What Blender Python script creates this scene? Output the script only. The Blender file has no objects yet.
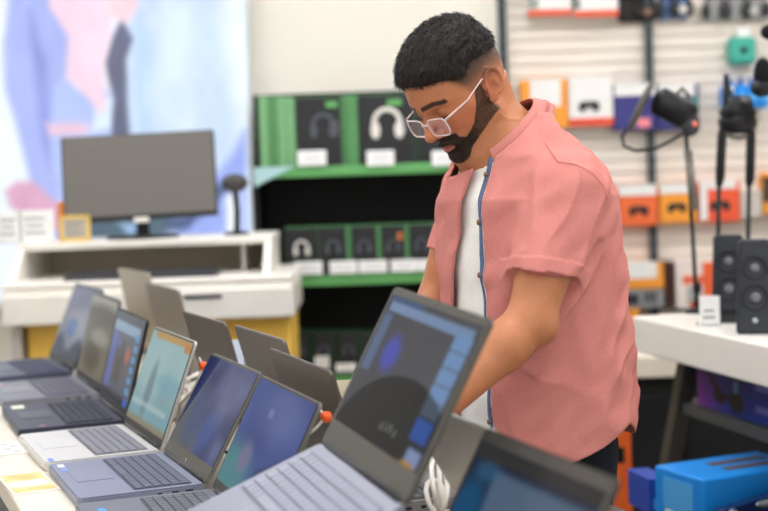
import bpy, bmesh, math, random
import numpy as np
from mathutils import Matrix, Vector
random.seed(7); rng = np.random.default_rng(7)
PI = math.pi; rad = math.radians
SC = bpy.context.scene; COL = SC.collection
SC.view_settings.view_transform = 'Standard'; SC.view_settings.look = 'None'; SC.view_settings.gamma = 1; SC.view_settings.use_curve_mapping = False; SC.view_settings.exposure = 0.32

# ------------------------------------------------------------------ camera
F_PX, HOR, ROLL, CAM_H = 1400.0, 170.0, 0.035, 1.40
PITCH = math.atan((255.5 - HOR) / F_PX)
cam = bpy.data.cameras.new('camera'); camo = bpy.data.objects.new('camera', cam); COL.objects.link(camo)
cam.sensor_width = 36; cam.lens = F_PX / 768 * 36; cam.clip_end = 60; cam.clip_start = 0.05
camo.matrix_world = Matrix.Translation((0, 0, CAM_H)) @ Matrix.Rotation(PI/2 - PITCH, 4, 'X') @ Matrix.Rotation(-ROLL, 4, 'Z')
SC.camera = camo
cam.dof.use_dof = True; cam.dof.focus_distance = 2.52; cam.dof.aperture_fstop = 2.6

def px(x, y, d):
    """world point at depth d seen at pixel (x, y)"""
    a = (x-384)/F_PX; b = -(y-255.5)/F_PX
    c, s = math.cos(ROLL), math.sin(ROLL); a, b = a*c+b*s, -a*s+b*c
    cp, sp = math.cos(PITCH), math.sin(PITCH)
    r = Vector((a, cp+b*sp, -sp+b*cp)); return Vector((0, 0, CAM_H)) + r*(d/r.y)
def pz(x, y, z):
    r = px(x, y, 1.0)-Vector((0, 0, CAM_H)); return Vector((0, 0, CAM_H)) + r*((z-CAM_H)/r.z)

# ------------------------------------------------------------------ materials
def lin(c):
    c = np.asarray(c, float)/255.0
    return np.where(c <= 0.04045, c/12.92, ((c+0.055)/1.055)**2.4)
MATS = {}
def mat(name, rgb=(200, 200, 200), rough=.5, metal=0, noise=0, scale=40, bump=0, bscale=120, emit=None, estr=1, alpha=1, coat=0, attr=False, trans=0, spec=.3, stretch=None, sss=0):
    if name in MATS: return MATS[name]
    m = bpy.data.materials.new(name); m.use_nodes = True; n = m.node_tree.nodes; l = m.node_tree.links
    b = n['Principled BSDF']; c = tuple(lin(rgb))+(1,)
    b.inputs['Base Color'].default_value = c; b.inputs['Roughness'].default_value = rough; b.inputs['Metallic'].default_value = metal
    b.inputs['Specular IOR Level'].default_value = spec
    if coat: b.inputs['Coat Weight'].default_value = coat; b.inputs['Coat Roughness'].default_value = .08
    if trans: b.inputs['Transmission Weight'].default_value = trans
    if alpha < 1: b.inputs['Alpha'].default_value = alpha
    if sss:
        b.inputs['Subsurface Weight'].default_value = sss; b.inputs['Subsurface Radius'].default_value = (1, .4, .25); b.inputs['Subsurface Scale'].default_value = .008
    tc = n.new('ShaderNodeTexCoord'); src = tc.outputs['Object']
    if stretch:
        mp = n.new('ShaderNodeMapping'); mp.inputs['Scale'].default_value = stretch; l.new(src, mp.inputs[0]); src = mp.outputs[0]
    colsock = None
    if attr:
        at = n.new('ShaderNodeAttribute'); at.attribute_name = 'Col'; colsock = at.outputs['Color']
    if noise:
        t = n.new('ShaderNodeTexNoise'); t.inputs['Scale'].default_value = scale; t.inputs['Detail'].default_value = 4; l.new(src, t.inputs[0])
        r = n.new('ShaderNodeMapRange'); r.inputs[1].default_value = .3; r.inputs[2].default_value = .7; r.inputs[3].default_value = 1-noise; r.inputs[4].default_value = 1+noise; l.new(t.outputs[0], r.inputs[0])
        v = n.new('ShaderNodeVectorMath'); v.operation = 'SCALE'; l.new(r.outputs[0], v.inputs['Scale'])
        if colsock: l.new(colsock, v.inputs[0])
        else: v.inputs[0].default_value = c[:3]
        colsock = v.outputs[0]
    if colsock and emit is None: l.new(colsock, b.inputs['Base Color'])
    if bump:
        t = n.new('ShaderNodeTexNoise'); t.inputs['Scale'].default_value = bscale; t.inputs['Detail'].default_value = 5; l.new(src, t.inputs[0])
        bp = n.new('ShaderNodeBump'); bp.inputs['Strength'].default_value = bump; bp.inputs['Distance'].default_value = .002; l.new(t.outputs[0], bp.inputs['Height']); l.new(bp.outputs[0], b.inputs['Normal'])
    if emit is not None:
        if colsock: l.new(colsock, b.inputs['Emission Color'])
        else: b.inputs['Emission Color'].default_value = tuple(lin(emit))+(1,)
        b.inputs['Emission Strength'].default_value = estr
    MATS[name] = m; return m

# ------------------------------------------------------------------ mesh builder
class MB:
    def __init__(s): s.v = []; s.f = []; s.sm = []
    def add(s, vs, fs, M=None, smooth=False):
        k = len(s.v)
        s.v += [tuple(M @ Vector(v)) if M is not None else tuple(v) for v in vs]
        s.f += [[i+k for i in f] for f in fs]; s.sm += [smooth]*len(fs); return s
    def box(s, c, d, bev=0, M=None, seg=2):
        bm = bmesh.new(); bmesh.ops.create_cube(bm, size=1)
        for v in bm.verts: v.co = Vector((v.co.x*d[0]+c[0], v.co.y*d[1]+c[1], v.co.z*d[2]+c[2]))
        if bev: bmesh.ops.bevel(bm, geom=list(bm.edges), offset=min(bev, min(d)*.49), segments=seg, affect='EDGES', profile=.5)
        return s.frombm(bm, M, False)
    def frombm(s, bm, M=None, smooth=False):
        bm.verts.ensure_lookup_table(); bm.verts.index_update()
        s.add([v.co.copy() for v in bm.verts], [[v.index for v in f.verts] for f in bm.faces], M, smooth); bm.free(); return s
    def slab(s, pts, z0, z1, M=None, bev=0):
        """prism: 2D outline (ccw) extruded in z"""
        bm = bmesh.new(); a = [bm.verts.new((p[0], p[1], z0)) for p in pts]; b = [bm.verts.new((p[0], p[1], z1)) for p in pts]
        bm.faces.new(a[::-1]); bm.faces.new(b); n = len(pts)
        for i in range(n): bm.faces.new((a[i], a[(i+1) % n], b[(i+1) % n], b[i]))
        bmesh.ops.recalc_face_normals(bm, faces=bm.faces)
        if bev: bmesh.ops.bevel(bm, geom=[e for e in bm.edges if abs(e.verts[0].co.z-e.verts[1].co.z) < 1e-9], offset=bev, segments=2, affect='EDGES')
        return s.frombm(bm, M)
    def lathe(s, prof, n=24, M=None, c=(0, 0)):
        vs = []; fs = []
        for r, z in prof:
            for i in range(n):
                a = 2*PI*i/n; vs.append((c[0]+r*math.cos(a), c[1]+r*math.sin(a), z))
        for j in range(len(prof)-1):
            for i in range(n): fs.append([j*n+i, j*n+(i+1) % n, (j+1)*n+(i+1) % n, (j+1)*n+i])
        fs.append([i for i in range(n)][::-1]); fs.append([(len(prof)-1)*n+i for i in range(n)])
        return s.add(vs, fs, M, True)
    def tube(s, pts, r, n=10, M=None, closed=False):
        pts = [Vector(p) for p in pts]; rs = r if isinstance(r, (list, tuple)) else [r]*len(pts)
        vs = []; fs = []; m = len(pts); prev = None
        for i, p in enumerate(pts):
            if closed: t = (pts[(i+1) % m]-pts[i-1]).normalized()
            else: t = (pts[min(i+1, m-1)]-pts[max(i-1, 0)]).normalized()
            if prev is None: prev = t.orthogonal().normalized()
            a = (prev - t*prev.dot(t)).normalized(); prev = a; b = t.cross(a)
            for k in range(n):
                q = 2*PI*k/n; vs.append(p+(a*math.cos(q)+b*math.sin(q))*rs[i])
        for i in range(m if closed else m-1):
            j = (i+1) % m
            for k in range(n): fs.append([i*n+k, i*n+(k+1) % n, j*n+(k+1) % n, j*n+k])
        if not closed: fs.append(list(range(n))[::-1]); fs.append([(m-1)*n+k for k in range(n)])
        return s.add(vs, fs, M, True)
    def ball(s, c, r, M=None, n=20):
        r = r if isinstance(r, (tuple, list)) else (r, r, r)
        bm = bmesh.new(); bmesh.ops.create_uvsphere(bm, u_segments=n, v_segments=n*2//3, radius=1)
        for v in bm.verts: v.co = Vector((c[0]+v.co.x*r[0], c[1]+v.co.y*r[1], c[2]+v.co.z*r[2]))
        return s.frombm(bm, M, True)
    def build(s, name, m, parent=None, smooth=None):
        me = bpy.data.meshes.new(name); me.from_pydata(s.v, [], s.f); me.update()
        for p, q in zip(me.polygons, s.sm): p.use_smooth = q if smooth is None else smooth
        me.materials.append(m); o = bpy.data.objects.new(name, me); COL.objects.link(o)
        if parent: o.parent = parent
        return o
def tag(o, label=None, cat=None, group=None, kind=None):
    if label: o['label'] = label
    if cat: o['category'] = cat
    if group: o['group'] = group
    if kind: o['kind'] = kind
    return o
def empty(name, loc=(0, 0, 0), rz=0, label=None, cat=None, group=None):
    o = bpy.data.objects.new(name, None); COL.objects.link(o); o.empty_display_size = .05
    o.location = loc; o.rotation_euler = (0, 0, rz); return tag(o, label, cat, group)
def struct(name, mb, m): return tag(mb.build(name, m), kind='structure')
def rrect(w, h, r, n=4, cx=0, cy=0):
    o = []
    for k, (sx, sy) in enumerate(((1, 1), (-1, 1), (-1, -1), (1, -1))):
        for i in range(n+1):
            a = k*PI/2+i*PI/2/n; o.append((cx+sx*(w/2-r)+r*math.cos(a), cy+sy*(h/2-r)+r*math.sin(a)))
    return o
def picture(name, m, parent, Mx, w, h, fn, nx=64, ny=40, back=.0006):
    """flat picture, colours given by fn(U, V) over u 0..1 left-right, v 0..1 bottom-top, as vertex colours"""
    U, V = np.meshgrid(np.linspace(0, 1, nx), np.linspace(0, 1, ny)); c = np.clip(fn(U, V), 0, 255)
    co = [Mx @ Vector(((u-.5)*w, (v-.5)*h, back)) for u, v in zip(U.ravel(), V.ravel())]
    f = [[j*nx+i, j*nx+i+1, (j+1)*nx+i+1, (j+1)*nx+i] for j in range(ny-1) for i in range(nx-1)]
    me = bpy.data.meshes.new(name); me.from_pydata([tuple(x) for x in co], [], f); me.update()
    at = me.color_attributes.new('Col', 'FLOAT_COLOR', 'POINT'); cc = np.ones((nx*ny, 4), np.float32); cc[:, :3] = lin(c.reshape(-1, 3)); at.data.foreach_set('color', cc.ravel())
    me.materials.append(m); o = bpy.data.objects.new(name, me); COL.objects.link(o); o.parent = parent; return o
def full(U, c): return np.broadcast_to(np.array(c, float), U.shape+(3,)).copy()
def over(img, mask, c): mask = np.clip(mask, 0, 1)[..., None]; img[:] = img*(1-mask)+np.array(c, float)*mask; return img
def rectm(U, V, x0, y0, x1, y1, s=.012):
    return np.clip((U-x0)/s+.5, 0, 1)*np.clip((x1-U)/s+.5, 0, 1)*np.clip((V-y0)/s+.5, 0, 1)*np.clip((y1-V)/s+.5, 0, 1)
def blobm(U, V, x, y, rx, ry, s=.5): return np.clip((1-np.sqrt(((U-x)/rx)**2+((V-y)/ry)**2))/s+.5, 0, 1)
def polym(U, V, pts, s=.01):
    d = np.full(U.shape, 1e9); ins = np.zeros(U.shape, bool); n = len(pts)
    for i in range(n):
        (x0, y0), (x1, y1) = pts[i], pts[(i+1) % n]
        ex, ey = x1-x0, y1-y0; t = np.clip(((U-x0)*ex+(V-y0)*ey)/(ex*ex+ey*ey+1e-12), 0, 1)
        d = np.minimum(d, np.hypot(U-x0-t*ex, V-y0-t*ey))
        c = ((y0 > V) != (y1 > V)) & (U < (x1-x0)*(V-y0)/(y1-y0+1e-12)+x0); ins ^= c
    return np.clip(np.where(ins, d, -d)/s+.5, 0, 1)
def vnoise(P, s, seed=0):
    """smooth value noise in 3D, about -1..1"""
    q = P*s+seed*17.3; i = np.floor(q).astype(np.int64); f = q-i; f = f*f*(3-2*f)
    def h(a, b, c):
        n = (a*73856093) ^ (b*19349663) ^ (c*83492791); n = (n ^ (n >> 13))*1274126177 & 0x7fffffff; return ((n ^ (n >> 16)) & 0xffff)/32768.0-1
    r = 0
    for dx in (0, 1):
        for dy in (0, 1):
            for dz in (0, 1):
                w = (f[..., 0] if dx else 1-f[..., 0])*(f[..., 1] if dy else 1-f[..., 1])*(f[..., 2] if dz else 1-f[..., 2])
                r = r+w*h(i[..., 0]+dx, i[..., 1]+dy, i[..., 2]+dz)
    return r
def n2(U, V, s, seed=0): return vnoise(np.stack([U, V*.62, U*0], -1), s, seed)
def text_mesh(name, body, size, m, parent, Mx, ext=.0003):
    cu = bpy.data.curves.new(name+'_curve', 'FONT'); cu.body = body; cu.size = size; cu.extrude = ext; cu.align_x = 'CENTER'; cu.align_y = 'CENTER'
    to = bpy.data.objects.new(name+'_tmp', cu); COL.objects.link(to); bpy.context.view_layer.update()
    me = bpy.data.meshes.new_from_object(to.evaluated_get(bpy.context.evaluated_depsgraph_get())); bpy.data.objects.remove(to)
    me.transform(Mx); me.materials.clear(); me.materials.append(m); me.name = name
    o = bpy.data.objects.new(name, me); COL.objects.link(o); o.parent = parent; return o

# ------------------------------------------------------------------ room
WALL_Y = 6.0
m_wall = mat('cream_paint', (238, 232, 220), .8, noise=.02, scale=3, bump=.1)
m_floor = mat('floor_tiles', (150, 145, 138), .35, noise=.08, scale=5)
struct('floor', MB().box((.25, 1.5, -.05), (5.9, 9.4, .1)), m_floor)
struct('ceiling', MB().box((.25, 1.5, 3.05), (5.9, 9.4, .1)), mat('ceiling_paint', (235, 235, 232), .9, noise=.02))
struct('wall_back', MB().box((.25, WALL_Y+.1, 1.5), (5.9, .2, 3.0)), m_wall)
struct('wall_left', MB().box((-2.6, 1.5, 1.5), (.2, 9.2, 3.0)), m_wall)
struct('wall_right', MB().box((3.1, 1.5, 1.5), (.2, 9.2, 3.0)), m_wall)
m_lamp = mat('lamp_diffuser', (250, 250, 250), .6, emit=(250, 251, 255), estr=7.2)
m_lampf = mat('lamp_frame', (225, 225, 225), .4)
for i, (x, y) in enumerate([(-1.3, 4.6), (.3, 4.6), (1.9, 4.6), (-1.3, 2.4), (.3, 2.4), (1.9, 2.4), (-1.3, .2), (.3, .2), (1.9, .2)]):
    r = empty('ceiling_light', (x, y, 3.0), 0, 'square flush white ceiling light panel above the ' + ['poster', 'black shelf', 'slatted wall', 'left aisle', 'laptop table', 'speaker table', 'left entrance', 'store front', 'right entrance'][i], 'ceiling light', 'ceiling lights')
    fr = MB()
    for sx in (-1, 1): fr.box((sx*.46, 0, -.02), (.03, .95, .04)); fr.box((0, sx*.46, -.02), (.89, .03, .04))
    fr.build('frame', m_lampf, r); MB().box((0, 0, -.012), (.889, .889, .02)).build('diffuser', m_lamp, r)
w = bpy.data.worlds.new('world'); SC.world = w; w.use_nodes = True
w.node_tree.nodes['Background'].inputs[0].default_value = (.97, .985, 1, 1); w.node_tree.nodes['Background'].inputs[1].default_value = 1.05

# slatted wall to the right of the cream wall
def slatwall():
    x0 = px(497, 50, 5.98).x; x1 = 2.9; mb = MB(); z = 0.0; h = .052
    mb.box(((x0+x1)/2, WALL_Y-.008, 1.5), (x1-x0, .014, 3.0))
    while z < 2.98: mb.box(((x0+x1)/2, WALL_Y-.0225, z+h/2), (x1-x0, .015, h-.006), .002); z += h
    tag(mb.build('slatwall_panel', mat('slat_laminate', (234, 224, 212), .55, noise=.05, scale=6, stretch=(1, 1, 8))), 'pale beige horizontally slatted display wall behind the boxed controllers', 'slatwall')
slatwall()
m_dark = mat('dark_metal', (38, 42, 46), .45, metal=.3)
m_black = mat('black_plastic', (22, 22, 24), .45, noise=.1)
m_slot = mat('slotted_strip', (34, 36, 38), .5)
_n = m_slot.node_tree; _w = _n.nodes.new('ShaderNodeTexWave'); _w.bands_direction = 'Z'; _w.inputs['Scale'].default_value = 6.3; _c = _n.nodes.new('ShaderNodeTexCoord'); _n.links.new(_c.outputs['Object'], _w.inputs[0]); _r = _n.nodes.new('ShaderNodeValToRGB'); _r.color_ramp.elements[0].position = .45; _r.color_ramp.elements[0].color = (.01, .01, .012, 1); _r.color_ramp.elements[1].position = .55; _r.color_ramp.elements[1].color = (.07, .09, .1, 1); _n.links.new(_w.outputs[0], _r.inputs[0]); _n.links.new(_r.outputs[0], _n.nodes['Principled BSDF'].inputs['Base Color'])
def upright(xp, yd, lab, w=.035):
    x = px(xp, 60, yd).x; mb = MB().box((x, yd, 1.5), (w, .035, 3.0), .003)
    r = tag(mb.build('shelf_upright', mat('upright_metal', (70, 80, 84), .45, metal=.3)), lab, 'upright', 'slotted uprights on the back wall')
    s = MB().box((x, yd-.0175, 1.5), (w*.3, .003, 2.96))
    s.build('slot_strip', m_slot, r)
upright(503, 5.95, 'dark slotted metal upright where the cream wall meets the slats')
upright(649, 5.95, 'dark slotted metal upright between the two columns of boxed controllers', .03)
# ------------------------------------------------------------------ lit poster
def poster():
    Y = 5.86; x0 = -2.3; x1 = px(247, 120, Y).x; z0 = .9; z1 = 2.75; W = x1-x0; Hh = z1-z0
    r = empty('poster_lightbox', ((x0+x1)/2, Y, z0), 0, 'large backlit poster of a person in a pale blue denim jacket on the left wall', 'poster')
    MB().box((0, .065, Hh/2), (W+.03, .13, Hh+.03), .004).build('frame', mat('poster_frame', (225, 235, 240), .4), r)
    def uv(p): q = px(p[0], p[1], Y); return ((q.x-x0)/W, (q.z-z0)/Hh)
    def P(U, V, img, pts, c, s=.008):
        D = n2(U, V, 22, len(pts))*.004; over(img, polym(U+D, V-D*1.3, [uv(p) for p in pts], s*1.8), c)
    def fn(U, V):
        im = full(U, (232, 243, 252))
        P(U, V, im, [(125, -200), (205, -200), (222, 20), (238, 120), (246, 250), (100, 250), (110, 120), (122, 60)], (196, 218, 248), .03)
        P(U, V, im, [(165, -20), (192, 10), (190, 60), (196, 130), (176, 140), (160, 90), (158, 40)], (214, 232, 252), .02)
        P(U, V, im, [(138, 10), (150, 40), (146, 90), (150, 130), (140, 130), (134, 70), (132, 30)], (176, 205, 242), .02)
        P(U, V, im, [(160, 85), (190, 88), (187, 118), (163, 116)], (205, 226, 250), .02)
        P(U, V, im, [(8, 0), (20, -60), (70, -80), (72, 10), (80, 60), (60, 90), (58, 130), (80, 250), (45, 250), (28, 170), (6, 90), (2, 40)], (158, 172, 238), .012)
        P(U, V, im, [(30, 10), (46, 60), (52, 130), (50, 170), (40, 130), (32, 60)], (130, 142, 218), .012)
        P(U, V, im, [(55, 90), (66, 74), (80, 90), (104, 88), (118, 102), (112, 130), (110, 250), (60, 250), (50, 140)], (168, 188, 244), .01)
        P(U, V, im, [(95, 100), (116, 96), (114, 128), (92, 132)], (216, 232, 250), .01)
        P(U, V, im, [(122, 18), (134, 40), (127, 60), (127, 100), (130, 140), (112, 140), (114, 100), (104, 62), (112, 36)], (78, 82, 112), .008)
        P(U, V, im, [(44, -40), (104, -40), (112, 20), (104, 60), (104, 104), (98, 112), (88, 98), (66, 78), (68, 36), (50, 8)], (246, 208, 228), .01)
        P(U, V, im, [(106, -40), (142, -40), (137, 8), (127, 24), (108, 16)], (250, 206, 216), .01)
        P(U, V, im, [(6, 192), (16, 182), (36, 184), (62, 208), (70, 222), (60, 232), (24, 218), (10, 206)], (214, 156, 188), .01)
        P(U, V, im, [(46, 122), (90, 124), (88, 134), (50, 136)], (232, 190, 214), .01)
        P(U, V, im, [(196, 196), (214, 180), (246, 130), (246, 250), (180, 250), (176, 226)], (140, 160, 236), .012)
        P(U, V, im, [(160, 214), (186, 216), (226, 180), (232, 188), (190, 228), (150, 232)], (58, 76, 120), .01)
        P(U, V, im, [(226, 196), (240, 190), (242, 240), (228, 240)], (240, 246, 255), .01)
        P(U, V, im, [(82, 219), (165, 216), (165, 252), (82, 252)], (64, 88, 104), .01)
        P(U, V, im, [(118, 222), (136, 222), (130, 236)], (150, 190, 240), .01)
        im[:] = im*.86+255*.14
        im += (n2(U, V, 14)*6+n2(U, V, 40, 5)*5)[..., None]
        return im
    M = Matrix.Translation((0, -.001, Hh/2)) @ Matrix.Rotation(PI/2, 4, 'X')
    picture('lit_picture', mat('backlit_print', (20, 20, 20), .6, emit=(255,)*3, estr=.88, attr=True), r, M, W, Hh, fn, 330, 270)
poster()

# ------------------------------------------------------------------ white desk with monitor
m_white = mat('white_laminate', (238, 233, 224), .4, noise=.015, scale=8, coat=.2)
m_yel = mat('yellow_panel', (250, 204, 92), .45, noise=.03, scale=5)
def desk():
    x1 = px(294, 290, 4.75).x; x0 = px(3, 290, 4.75).x; xc = (x0+x1)/2; W = x1-x0
    r = empty('display_desk', (xc, 5.0, 0), 0, 'white console desk with a raised back shelf and yellow panels below the monitor', 'desk')
    h = W/2
    MB().box((0, -.03, .975), (W, .5, .125), .012).build('drawer_case', m_white, r)
    d = MB().box((0, -.287, .968), (W-.006, .016, .1), .005).build('drawer', m_white, r)
    MB().box((.19, -.299, .995), (.13, .012, .012), .003).build('handle', m_dark, d)
    MB().box((0, .0, 1.048), (W, .56, .02), .008).build('tray', m_white, r)
    for sx in (-1, 1): MB().slab([(-.25, 1.055), (.27, 1.055), (.27, 1.165), (-.09, 1.165)], -.0125, .0125, Matrix.Translation(((-h+.025) if sx < 0 else (h-.095), 0, 0)) @ Matrix(((0, 0, 1, 0), (1, 0, 0, 0), (0, 1, 0, 0), (0, 0, 0, 1))), .003).build('side_cheek', m_white, r)
    MB().box((-.035, .09, 1.172), (W-.09, .36, .028), .006).build('raised_shelf', m_white, r)
    MB().box((-.035, .26, 1.105), (W-.10, .015, .11)).build('back_panel', mat('desk_back', (176, 166, 148), .6), r)
    MB().box((.30, .12, 1.105), (.012, .2, .1)).build('divider', m_white, r)
    MB().box((.02, .02, .46), (W-.08, .42, .9), .004).build('yellow_body', m_yel, r)
    MB().box((-(h-.03), 0, .45), (.035, .46, .9), .004).build('side_panel', mat('grey_laminate', (196, 192, 184), .5), r)
    return xc
desk()
def monitor():
    Y = 4.98; c = px(141, 240, Y); zb = 1.187
    r = empty('monitor', (c.x+.005, Y, zb), rad(4), 'wide dark flat screen monitor switched off on the white desk', 'monitor')
    w = .545; h = .312; zc = .068+h/2
    MT = Matrix.Translation((0, 0, .062)) @ Matrix.Rotation(rad(-1.3), 4, 'Y') @ Matrix.Rotation(rad(-10), 4, 'X') @ Matrix.Translation((0, 0, -.062))
    MB().box((0, .012, zc), (w, .022, h), .006, MT).build('housing', mat('monitor_plastic', (50, 50, 50), .5, noise=.04), r)
    MB().box((0, -.0005, zc+.006), (w-.014, .003, h-.024), 0, MT).build('screen', mat('monitor_glass', (104, 100, 94), .42, spec=.4), r)
    MB().box((.0, -.003, zc-h/2-.002), (.052, .006, .02), .002, MT).build('brand_tag', mat('tag_white', (225, 220, 210), .5), r)
    MB().box((0, .045, .07), (.045, .03, .14), .008).build('stand_neck', m_black, r)
    MB().lathe([(.001, 0), (.13, 0), (.13, .006), (.12, .012), (.001, .014)], 32, Matrix.Translation((0, .03, 0)) @ Matrix.Diagonal((1, .75, 1, 1))).build('stand_foot', m_black, r)
monitor()
def keyboard():
    c = px(145, 282, 4.86)
    r = empty('computer_keyboard', (c.x, 4.84, 1.0585), 0, 'long dark computer keyboard on the desk tray under the monitor', 'keyboard')
    MB().box((0, 0, .009), (.52, .15, .017), .004).build('case', mat('key_case', (66, 66, 70), .5), r)
    mb = MB()
    for j in range(5):
        for i in range(21): mb.box((-.24+i*.024, -.056+j*.026, .021), (.019, .021, .008), .002, seg=1)
    mb.build('keys', mat('key_caps', (48, 48, 52), .5), r)
keyboard()
def cables_desk():
    c = px(237, 236, 5.02)
    r = empty('webcam', (c.x, 5.02, 1.187), 0, 'small round grey webcam on a thin black stand at the right desk end', 'webcam')
    MB().lathe([(.001, 0), (.045, 0), (.045, .008), (.012, .014), (.001, .015)], 20).build('foot', m_black, r)
    MB().tube([(0, 0, .01), (.004, 0, .08), (0, 0, .165)], .011).build('stem', m_black, r)
    MB().ball((0, -.005, .185), (.048, .03, .034)).build('head', mat('webcam_grey', (70, 68, 66), .5), r)
    MB().tube([(0, -.026, .185), (0, -.032, .185)], .013).build('lens', m_black, r)
cables_desk()
def price_card(x, y0, y1, w, d, zb, lab, col=(244, 244, 242), rim=None, lines=3):
    """standing card holder; px of the middle, top and bottom rows"""
    a = px(x, y1, d); b = px(x, y0, d); h = b.z-zb; ww = w*d/F_PX
    r = empty('price_card', (a.x, d, zb), 0, lab, 'price card', 'price cards')
    MB().box((0, 0, h/2), (ww, .008, h), .001).build('card', mat('card_%d_%d' % (col[0], col[2]), col, .5), r)
    MB().box((0, .018, .003), (ww, .045, .005)).build('foot', mat('acrylic', (230, 235, 238), .1, alpha=.5), r)
    mb = MB()
    for k in range(lines): mb.box((-ww*.05, -.0046, h*(.3+.22*k)), (ww*(.6-.12*(k % 2)), .001, h*.05))
    mb.build('print', mat('print_grey', (120, 124, 130), .6), r)
    if rim:
        mb = MB()
        for sx in (-1, 1): mb.box((sx*(ww/2), -.001, h/2), (.012, .012, h+.01)); 
        mb.box((0, -.001, h), (ww, .012, .012)); mb.box((0, -.001, .007), (ww, .012, .012)); mb.build('rim', mat('card_rim', rim, .5), r)
    return r
price_card(10, 212, 248, 26, 4.95, 1.187, 'white price card at the far left end of the white desk')
price_card(38, 210, 248, 34, 4.95, 1.187, 'white printed price card between the left card and the yellow framed card')
price_card(76, 217, 246, 27, 4.93, 1.187, 'grey printed card in a yellow frame left of the monitor foot', (190, 182, 170), (240, 205, 110))
def toy():
    c = px(66, 212, 4.99); b = px(66, 246, 4.99)
    r = empty('gift_box', (c.x, 5.02, 1.187), 0, 'small orange and blue striped carton behind the yellow framed card', 'box')
    MB().box((-.012, 0, .07), (.045, .03, .14), .003).build('carton', mat('orange_card', (240, 150, 70), .5), r)
    MB().box((.03, -.002, .055), (.032, .026, .11), .003).build('sleeve', mat('blue_card', (110, 175, 240), .5), r)
toy()

# ------------------------------------------------------------------ black shelf with green edges
m_green = mat('green_shelf', (100, 166, 98), .45, noise=.04, scale=10)
m_green2 = mat('green_card', (84, 138, 86), .5, noise=.06, scale=12)
m_green3 = mat('pale_green_card', (120, 170, 120), .5, noise=.06, scale=12)
m_bk = mat('black_shelf', (20, 21, 20), .6, noise=.15)
m_boxk = mat('black_card', (42, 42, 44), .5, noise=.1, scale=20)
m_print = mat('pale_print', (205, 202, 198), .6)
m_tagw = mat('label_white', (242, 242, 240), .5)
GX0, GX1 = px(257, 200, 5.4).x, px(497, 200, 5.4).x
ZS = [px(360, 167, 5.38).z, px(360, 276, 5.38).z, px(360, 376, 5.38).z]   # shelf heights
def gondola():
    xc = (GX0+GX1)/2; W = GX1-GX0
    r = empty('display_shelf', (xc, 5.6, 0), 0, 'black store shelving bay with bright green shelf edges behind the man', 'shelf unit')
    MB().box((-.01, .2, (ZS[0]+.31)/2), (W+.05, .03, ZS[0]+.31)).build('back_panel', m_bk, r)
    for sx in (-1, 1): MB().box((sx*(W/2+.005), .0, (ZS[0]-.04)/2), (.022, .4, ZS[0]-.04), .002).build('side_panel', m_bk, r)
    for z in ZS+[.3]:
        s = MB().box((0, -.02, z-.016), (W, .41, .028), .002).build('shelf', m_bk, r)
        MB().box((0, -.235, z-.012), (W, .022, .04), .004).build('edge_strip', m_green, s)
    MB().box((0, .0, .1), (W, .38, .2)).build('plinth', m_bk, r)
    s = MB().slab([(0, 0), (.16, .0), (.0, -.075)], -.003, .003, Matrix.Translation((-W/2-.004, -.248, ZS[0]+.012)) @ Matrix.Rotation(PI/2, 4, 'X')).build('corner_sign', mat('sign_pale', (170, 205, 205), .5), r)
gondola()
def headset_pic(mb, cx, cz, s):
    n = 14; pts = [(cx+s*.8*math.cos(PI*i/n), 0, cz+s*.15+s*.85*math.sin(PI*i/n)) for i in range(n+1)]
    mb.tube(pts, s*.14, 6, Matrix.Diagonal((1, .1, 1, 1)))
    for sx in (-1, 1): mb.ball((cx+sx*s*.72, 0, cz-s*.25), (s*.3, .002, s*.52), n=14)
def shelf_box(x0, x1, y0, zi, lab, pic, depth=.1, group=None, side=m_green2, front=m_boxk, edge=.2, logo=True):
    d = 5.4; zb = ZS[zi]-.002; a = px(x0, y0, d); b = px(x1, y0, d); W = b.x-a.x; h = (a.z+b.z)/2-zb
    r = empty('headset_box' if pic else 'game_box', ((a.x+b.x)/2, d+.005, zb), 0, lab, 'boxed headset' if pic else 'box', group)
    MB().box((0, depth/2, h/2), (W, depth, h), .003).build('carton', side, r)
    if front is not None: MB().box((-W*edge/2, -.001, h/2), (W*(1-edge)-.004, .003, h-.006)).build('front_panel', front, r)
    if pic:
        mb = MB(); headset_pic(mb, 0, 0, min(W, h)*.25); p = mb.build('headset_print', pic, r); p.location = (-W*edge/2+ (W*.08 if logo else 0), -.004, h*.56)
        if logo:
            MB().box((W*.2, -.003, h*.88), (W*.22, .002, h*.08)).build('green_mark', m_green, r)
            mb = MB()
            for k in range(3): mb.box((W*.3-W*edge/2, -.003, h*(.48+.07*k)), (W*.16, .002, h*.03))
            mb.build('print', mat('dim_print', (120, 118, 114), .6), r)
    return r
def shelf_tag(x0, x1, y0, y1, zi, lab):
    d = 5.35; a = px(x0, y1, d); b = px(x1, y0, d); h = b.z-a.z
    o = MB().box(((a.x+b.x)/2, d-.002, (a.z+b.z)/2), (b.x-a.x, .006, h), .001).build('shelf_label', m_tagw); tag(o, lab, 'price label', 'white price labels on the green shelf edges')
    mb = MB()
    for k in range(2): mb.box(((a.x+b.x)/2, d-.0056, a.z+h*(.35+.3*k)), ((b.x-a.x)*.6, .0012, h*.08))
    mb.build('print', mat('tag_print', (200, 200, 200), .6), o)
m_ph = mat('headset_print_grey', (84, 88, 96), .5); m_pw = mat('headset_print_white', (228, 222, 214), .5)
for i, (a, b) in enumerate([(258, 267), (267.3, 276), (276.3, 285), (285.3, 294)]):
    o = shelf_box(a, b, 96+i*.3, 0, ['leftmost narrow green box spine on the top shelf', 'second narrow green box spine from the left on the top shelf', 'third narrow green box spine from the left on the top shelf', 'narrow green box spine touching the black headset box'][i], None, .2, 'narrow green boxes on the top shelf', m_green3 if i != 1 else m_green2, None)
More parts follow.
